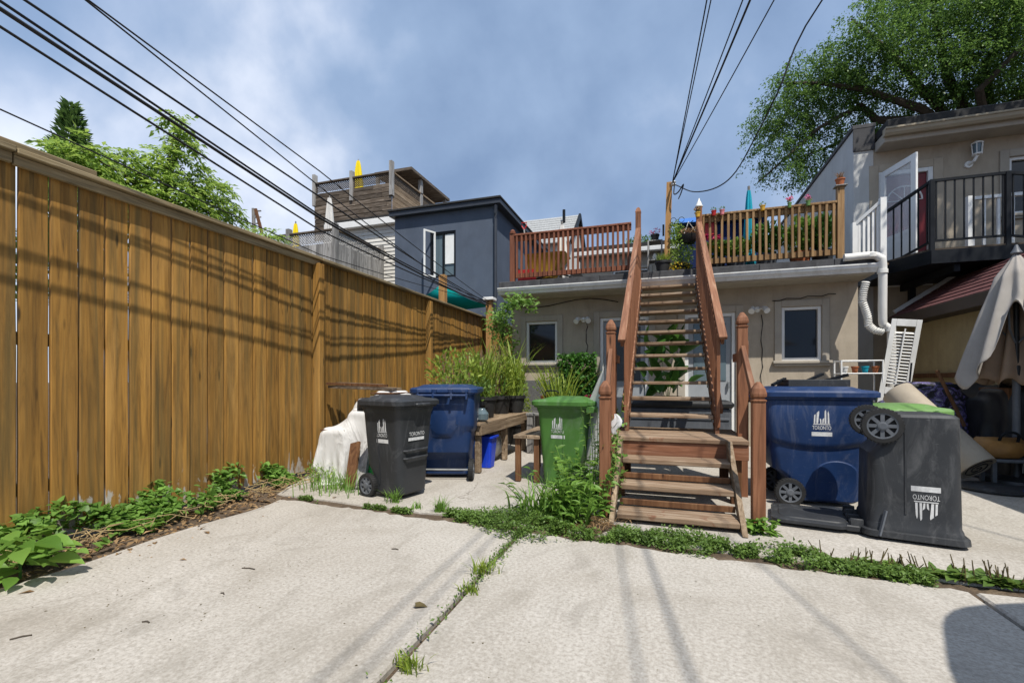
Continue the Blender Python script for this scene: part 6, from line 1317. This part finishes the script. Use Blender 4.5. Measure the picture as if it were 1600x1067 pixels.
# conifer tip
cq = xp(112, 165, -9.5); cn = thing('cedar_tree', 'narrow cedar whose tip shows above the maple', 'tree', (cq.x, cq.y, 0)); MB().tube([(cq.x, cq.y, 0), (cq.x, cq.y, cq.z-.2)], [.12, .02], 8).build('trunk', 'bark', cn); n = 5200
u = npr.uniform(0, 1, n)**.8; a = npr.uniform(0, 6.28, n); r = (.05+.95*u)*npr.uniform(.55, 1.05, n)*.75*(1+.15*np.sin(a*5+u*25)); P = np.stack([cq.x+r*np.cos(a), cq.y+r*np.sin(a), cq.z-u*3.4], 1); leaves('crown', 'leaf_conifer', P, np.stack([np.cos(a), np.sin(a), npr.uniform(.3, 1.6, n)], 1), npr.uniform(.09, .17, n), 'diamond', .35, .5, cn)
q = yp(1002, 372, 30); ft_ = thing('distant_tree', 'dark tree top just above the terrace rear roof', 'tree', (q.x, 30, 0)); MB().tube([(q.x, 30, 0), (q.x, 30, q.z-.5)], [.2, .05], 8).build('trunk', 'bark', ft_); P = ell(1500, (q.x, 30, q.z-.8), (1.4, 1.2, .9), .4); leaves('crown', 'leaf_conifer', P, rdir(1500), .2, 'diamond', .5, parent=ft_)

# ------------------------------------------------------------------ weeds
def inside(n, fn):
    outp = []
    while len(outp) < n:
        p = fn()
        if p: outp.append(p)
    return outp
# vines along the fence foot
def fv():
    y_ = rnd.uniform(.6, 4.25); wd = .70-.08*y_ if y_ > 2.3 else .62; wd *= .75+.35*math.sin(y_*5.1)*math.sin(y_*2.3+1); u = rnd.random()**1.4; x = FX+.03+wd*u
    if math.sin(y_*8.3+x*5)+math.sin(y_*3.1-x*9+1) < -.55+rnd.random()*.7: return None
    h = (.24*(1-u)**1.3+.04)*(.5+.5*abs(math.sin(y_*3.7))+.7*math.exp(-((y_-3.25)/.35)**2)); return (x, y_, rnd.uniform(.0, 1)**.6*h)
n = 3000; P = np.array(inside(n, fv)); gc = leaves('fence_vine_cover', 'leaf_ivy', P, rdir(n)*np.array((1, 1, .5))+np.array((.5, -.2, -.1)), npr.uniform(.03, .075, n), 'heart', .85, 1.4); tag(gc, 'low green vine leaves spreading along the foot of the fence', 'ground cover', kind='stuff')
m = MB()
for k in range(60):
    y_ = rnd.uniform(.8, 4.5); p = Vector((FX+.08, y_, .05)); pts = [p]; 
    for q in range(5): p = p+Vector((rnd.uniform(.02, .14), rnd.uniform(-.16, .16), 0)); p.z = rnd.uniform(.01, .10); pts.append(p.copy())
    m.tube(pts, .0035, 4)
tag(m.build('vine_runners', 'straw', None), 'thin woody runners among the fence vines', 'ground cover', kind='stuff')
n = 1500; P = np.array([(FX+.05+abs(rnd.gauss(0, .36)), rnd.uniform(.8, 4.7), -.02+rnd.random()*.02) for _ in range(n)]); tag(leaves('leaf_litter', 'leaf_dry', P, rdir(n)*np.array((1, 1, .12)), npr.uniform(.03, .08, n), 'lance', .4, 2.5), 'dry brown leaf litter beside the fence', 'litter', kind='stuff')
# clover and moss in the joints
def sj():
    x = rnd.uniform(-3.6, 1.45); wd = .07
    if -1.9 < x < -.55: wd = .07+.24*math.exp(-((x+1.0)/.42)**2)
    if -.35 < x < .95: wd = .15*(1+.25*math.sin(x*9))-.05*abs(x-.2)
    if x < -2: wd = .045*(1+.8*math.sin(x*6))
    y_ = sy(x)+.02+max(-1.2, min(1.2, rnd.gauss(0, .55)))*wd+(.10 if -.35 < x < .95 else 0)+(.06 if -1.9 < x < -.55 else 0)
    if x < -1.75 and (rnd.random() > .4 or math.sin(x*7.3)+.6*math.sin(x*17) < .1): return None
    if math.sin(x*11+y_*23)+math.sin(x*29-y_*17)+.7*math.sin(x*5.1+2) < -.9+rnd.random()*.6: return None
    return (x, y_, rnd.random()**1.5*(.03+.28*wd))
n = 24000; P = np.array(inside(n, sj)); tag(leaves('joint_clover', 'leaf_clover', P, rdir(n)*np.array((1, 1, .6))+np.array((0, 0, .25)), npr.uniform(.013, .032, n), 'lance', .6, .8), 'mat of small clover and knotweed filling the joint in front of the stairs', 'ground cover', kind='stuff')
n = 650; P = np.array([(-1.02-.035*(y_-1.0)*0+rnd.gauss(0, .022), y_, rnd.random()*.03) for y_ in (abs(math.sin(k*1.7))**.5*2.2+1.15 if k % 3 else rnd.uniform(2.3, 3.4) for k in range(n))]); tag(leaves('seam_moss', 'leaf_clover', P, rdir(n)+np.array((0, 0, .5)), npr.uniform(.012, .03, n), 'lance', .5), 'sparse weeds along the seam between driveway slabs', 'ground cover', kind='stuff')
n = 500; P = np.array([(rnd.gauss(-.62, .16), rnd.gauss(3.66, .09), .0+rnd.random()*.03) for _ in range(n)]); tag(blades('straw_thatch', 'leaf_dry', P, .05, 1.8, .006), 'dry straw thatch at the foot of the stairs', 'litter', kind='stuff')
tag(MB().loft([[(-.62+.30*r_*math.cos(q)*(1+.2*math.sin(3*q)), 3.64+.17*r_*math.sin(q)*(1+.15*math.sin(5*q)), z) for q in (2*math.pi*i/28 for i in range(28))] for r_, z in ((1, .003), (.8, .018), (.4, .028))]).build('soil_patch', 'soil', None, smooth=True), 'patch of dark soil at the foot of the stairs', kind='structure')
def tuft(label, x, y_, n, h, lean=.7, mat='leaf_weed', W=.008, spread=.035, group='grass tufts in the joints'):
    P = np.array([(x+rnd.gauss(0, spread), y_+rnd.gauss(0, spread*.6), 0) for _ in range(n)]); return tag(blades('grass_tuft', mat, P, npr.uniform(.5, 1.1, n)*h, lean, W), label, 'grass', group)
q = gp(615, 785); tuft('grass tuft at the foot of the charcoal bin', q.x, q.y, 60, .17)
q = gp(690, 800); tuft('grass tuft in the joint before the blue recycling bin', q.x, q.y, 70, .15)
q = gp(650, 795); tuft('short grass tuft between the two tufts by the charcoal bin', q.x, q.y, 26, .09)
q = gp(755, 895); tuft('yellowing grass tuft high in the slab seam', q.x, q.y, 46, .11, mat='leaf_yellow')
q = gp(735, 925); tuft('low grass tuft midway along the slab seam', q.x, q.y, 30, .07, mat='leaf_yellow')
q = gp(640, 1045); tuft('grass tuft with a dandelion leaf at the near end of the slab seam', q.x, q.y, 60, .07, mat='leaf_yellow')
q = gp(530, 765); tuft('wide grass clump below the white sheet', q.x, q.y, 200, .26, spread=.22)
q = gp(515, 750); n = 800; P = ell(n, (q.x, q.y+.05, .12), (.32, .26, .17), .1); P[:, 2] = np.maximum(P[:, 2], .01); tag(leaves('weed_clump', 'leaf_bright', P, rdir(n, .3), npr.uniform(.025, .06, n), 'lance', .45), 'bushy light green weeds growing under the white sheet', 'weeds', kind='stuff')
# broad-leaved seedling in the near left corner
q = gp(30, 915); bp = thing('broadleaf_plant', 'bright broad-leaved plant at the near end of the fence vines', 'plant', (q.x-.1, q.y+.1, 0)); P, D, S = [], [], []
for k in range(46):
    a = rnd.uniform(0, 6.28); r = rnd.uniform(.0, .16); P.append((q.x-.12+r*math.cos(a), q.y+.06+r*math.sin(a), rnd.uniform(.05, .24))); D.append((math.cos(a), math.sin(a), rnd.uniform(-.4, .3))); S.append(rnd.uniform(.11, .19))
leaves('foliage', 'leaf_weed', P, D, S, 'ovate', .62, 1.2, bp).data.shade_smooth(); MB().tube([(q.x-.12, q.y+.06, 0), (q.x-.12, q.y+.06, .2)], .008, 6).build('stem', 'leaf_hedge', bp)
# tall weeds between the green bin and the stair post
def tall_weed(label, x, y_, h, n, size, mat='leaf_weed', shape='lance', asp=.42, lean=(0, 0), sp=.11):
    t = thing('tall_weed', label, 'weed', (x, y_, 0), 0, 'tall weeds by the stair post'); ns = max(2, n//14); m = MB(); P, D, S = [], [], []
    for s in range(ns):
        ox, oy = rnd.gauss(0, sp), rnd.gauss(0, sp*.7); hh_ = h*rnd.uniform(.6, 1.05); pts = [Vector((x+ox+(lean[0]+ox*.7)*u*u, y_+oy+(lean[1]+oy*.5)*u*u, hh_*u)) for u in (0, .25, .5, .75, 1)]; m.tube(pts, [.006, .005, .004, .003, .002], 5)
        for k in range(14):
            u = rnd.uniform(.1, 1.0); i = min(3, int(u*4)); p = pts[i].lerp(pts[i+1], u*4-i); a = rnd.uniform(0, 6.28); P.append(tuple(p)); D.append((math.cos(a), math.sin(a), rnd.uniform(-.3, .6))); S.append(size*rnd.uniform(.6, 1.15)*(1.1-.4*u))
    m.build('stem', mat, t); leaves('foliage', mat, P, D, S, 'ovate' if shape == 'lance' else shape, asp, 1.0, t).data.shade_smooth(); return t
q = gp(905, 818); tall_weed('tall leafy weed leaning against the left newel post', q.x+.04, q.y+.18, .58, 240, .11)
q = gp(870, 822); tall_weed('dense weed with long leaves in front of the green bin', q.x, q.y+.10, .36, 300, .15, asp=.22)
q = gp(890, 800); tall_weed('heart-leaved weed between the green bin and the newel post', q.x+.02, q.y+.3, .48, 240, .09, shape='heart', asp=.85)
q = gp(925, 812); tall_weed('slender weed rising beside the white tarp', q.x, q.y+.45, 1.0, 150, .07, asp=.3, sp=.06)
P = np.array([(rnd.gauss(-.42, .045), 4.15+rnd.gauss(0, .12), rnd.uniform(.1, .80)) for _ in range(210)]); t = thing('post_vine', 'small-leaved vine threading up inside the left newel post', 'vine', (-.42, 4.15, 0)); leaves('foliage', 'leaf_ivy', P, rdir(210)+np.array((.5, -.4, 0)), npr.uniform(.025, .05, 210), 'heart', .8, parent=t); MB().tube([(-.43, 4.1, 0), (-.41, 4.2, .4), (-.43, 4.1, .85)], .005, 5).build('stem', 'straw', t)
q = gp(860, 815); n = 130; P = np.array([(q.x+rnd.gauss(0, .13), q.y+rnd.gauss(.05, .08), 0) for _ in range(n)]); tag(blades('grass_clump', 'leaf_weed', P, npr.uniform(.2, .5, n), .8, .018), 'clump of broad arching grass in front of the green bin', 'grass')
q = gp(1180, 834); tall_weed('small broad-leaved weed at the foot of the right newel post', q.x, q.y, .13, 70, .10, asp=.5, sp=.045)
P_ = yp(962, 520, 5.2); t = pot_plant('small fern-like sprig in a pot tied to the rear left newel', (P_.x+.05, 5.25, 1.50), .05, .08, 'pot_black', 'leaf_bright', 60, .07, .1, .04) if False else None
# plantain rosettes along the right joint
PGr = 'plantain rosettes in the right joint'
pl_lab = 'plantain rosette with brown seed spikes in the joint before the overturned bin'
for k, (px, py) in enumerate(((1295, 880), (1320, 886), (1345, 886), (1365, 892), (1390, 893), (1415, 896), (1440, 900), (1462, 903), (1500, 908), (1522, 911), (1545, 915), (1565, 918), (1590, 922))):
    q = gp(px+rnd.uniform(-4, 4), py); t = thing('plantain', pl_lab, 'weed', (q.x, q.y, 0), 0, PGr); n = 26; P, D, S = [], [], []
    for s in range(n): a = rnd.uniform(0, 6.28); P.append((q.x+rnd.gauss(0, .025), q.y+rnd.gauss(0, .012), rnd.uniform(.005, .03))); D.append((math.cos(a), math.sin(a)*.6, rnd.uniform(-.05, .6))); S.append(rnd.uniform(.05, .10))
    leaves('rosette', 'leaf_clover', P, D, S, 'ovate', .55, 1.2, t); m = MB()
    if k not in (7, 12):
        for s in range(rnd.randint(4, 8)):
            x, y_ = q.x+rnd.gauss(0, .035), q.y+rnd.gauss(0, .015); h = rnd.uniform(.07, .15); lx, ly = rnd.gauss(0, .03), rnd.gauss(0, .02); m.tube([(x, y_, 0), (x+lx*.4, y_+ly*.4, h*.4), (x+lx*.5, y_+ly*.5, h*.45), (x+lx, y_+ly, h)], [.0018, .0018, .0042, .0025], 5)
        m.build('seed_spike', 'seed_spike', t)
q = gp(1600, 925)
# twigs and leaves on the slabs
for k, (px, py, ln, lb) in enumerate(((378, 888, .09, 'thin dark twig on the left slab nearest the fence vines'), (15, 1000, .07, 'curved twig on the near left corner of the slab'), (222, 972, .04, 'short brown wood chip on the left slab'), (612, 858, .05, 'bent twig on the left slab toward the bins'), (345, 927, .03, 'tiny brown chip on the left slab'))):
    q = gp(px, py); a = rnd.uniform(-.3, .9); tag(MB().tube([(q.x, q.y, .004), (q.x+ln*.5*math.cos(a), q.y+ln*.5*math.sin(a)+.006, .006), (q.x+ln*math.cos(a), q.y+ln*math.sin(a), .004)], .0035, 5).build('twig', 'bark', None), lb, 'twig', 'twigs on the driveway')
q = gp(648, 947); tag(leaves('dead_leaf', 'seed_spike', [(q.x, q.y, .006)], [(1, .2, 0)], [.07], 'heart', .8, 3), 'curled dead leaf on the slab beside the seam', 'leaf')
q = gp(280, 875); tag(leaves('dead_leaf', 'leaf_dry', [(q.x, q.y, .006)], [(1, .4, 0)], [.05], 'lance', .5, 3), 'tan dead leaf on the slab near the fence vines', 'leaf')
n = 700; P = np.array([(rnd.uniform(-3.2, 2), rnd.uniform(.9, 8), .002) if k % 3 else (rnd.uniform(-3.4, -2.0), rnd.uniform(1.2, 4), .002) for k in range(n)]); tag(leaves('ground_debris', 'seed_spike', P, rdir(n)*np.array((1, 1, .05)), npr.uniform(.004, .014, n), 'diamond', .6, 3), 'specks of grit and leaf crumbs scattered on the concrete', 'litter', kind='stuff')
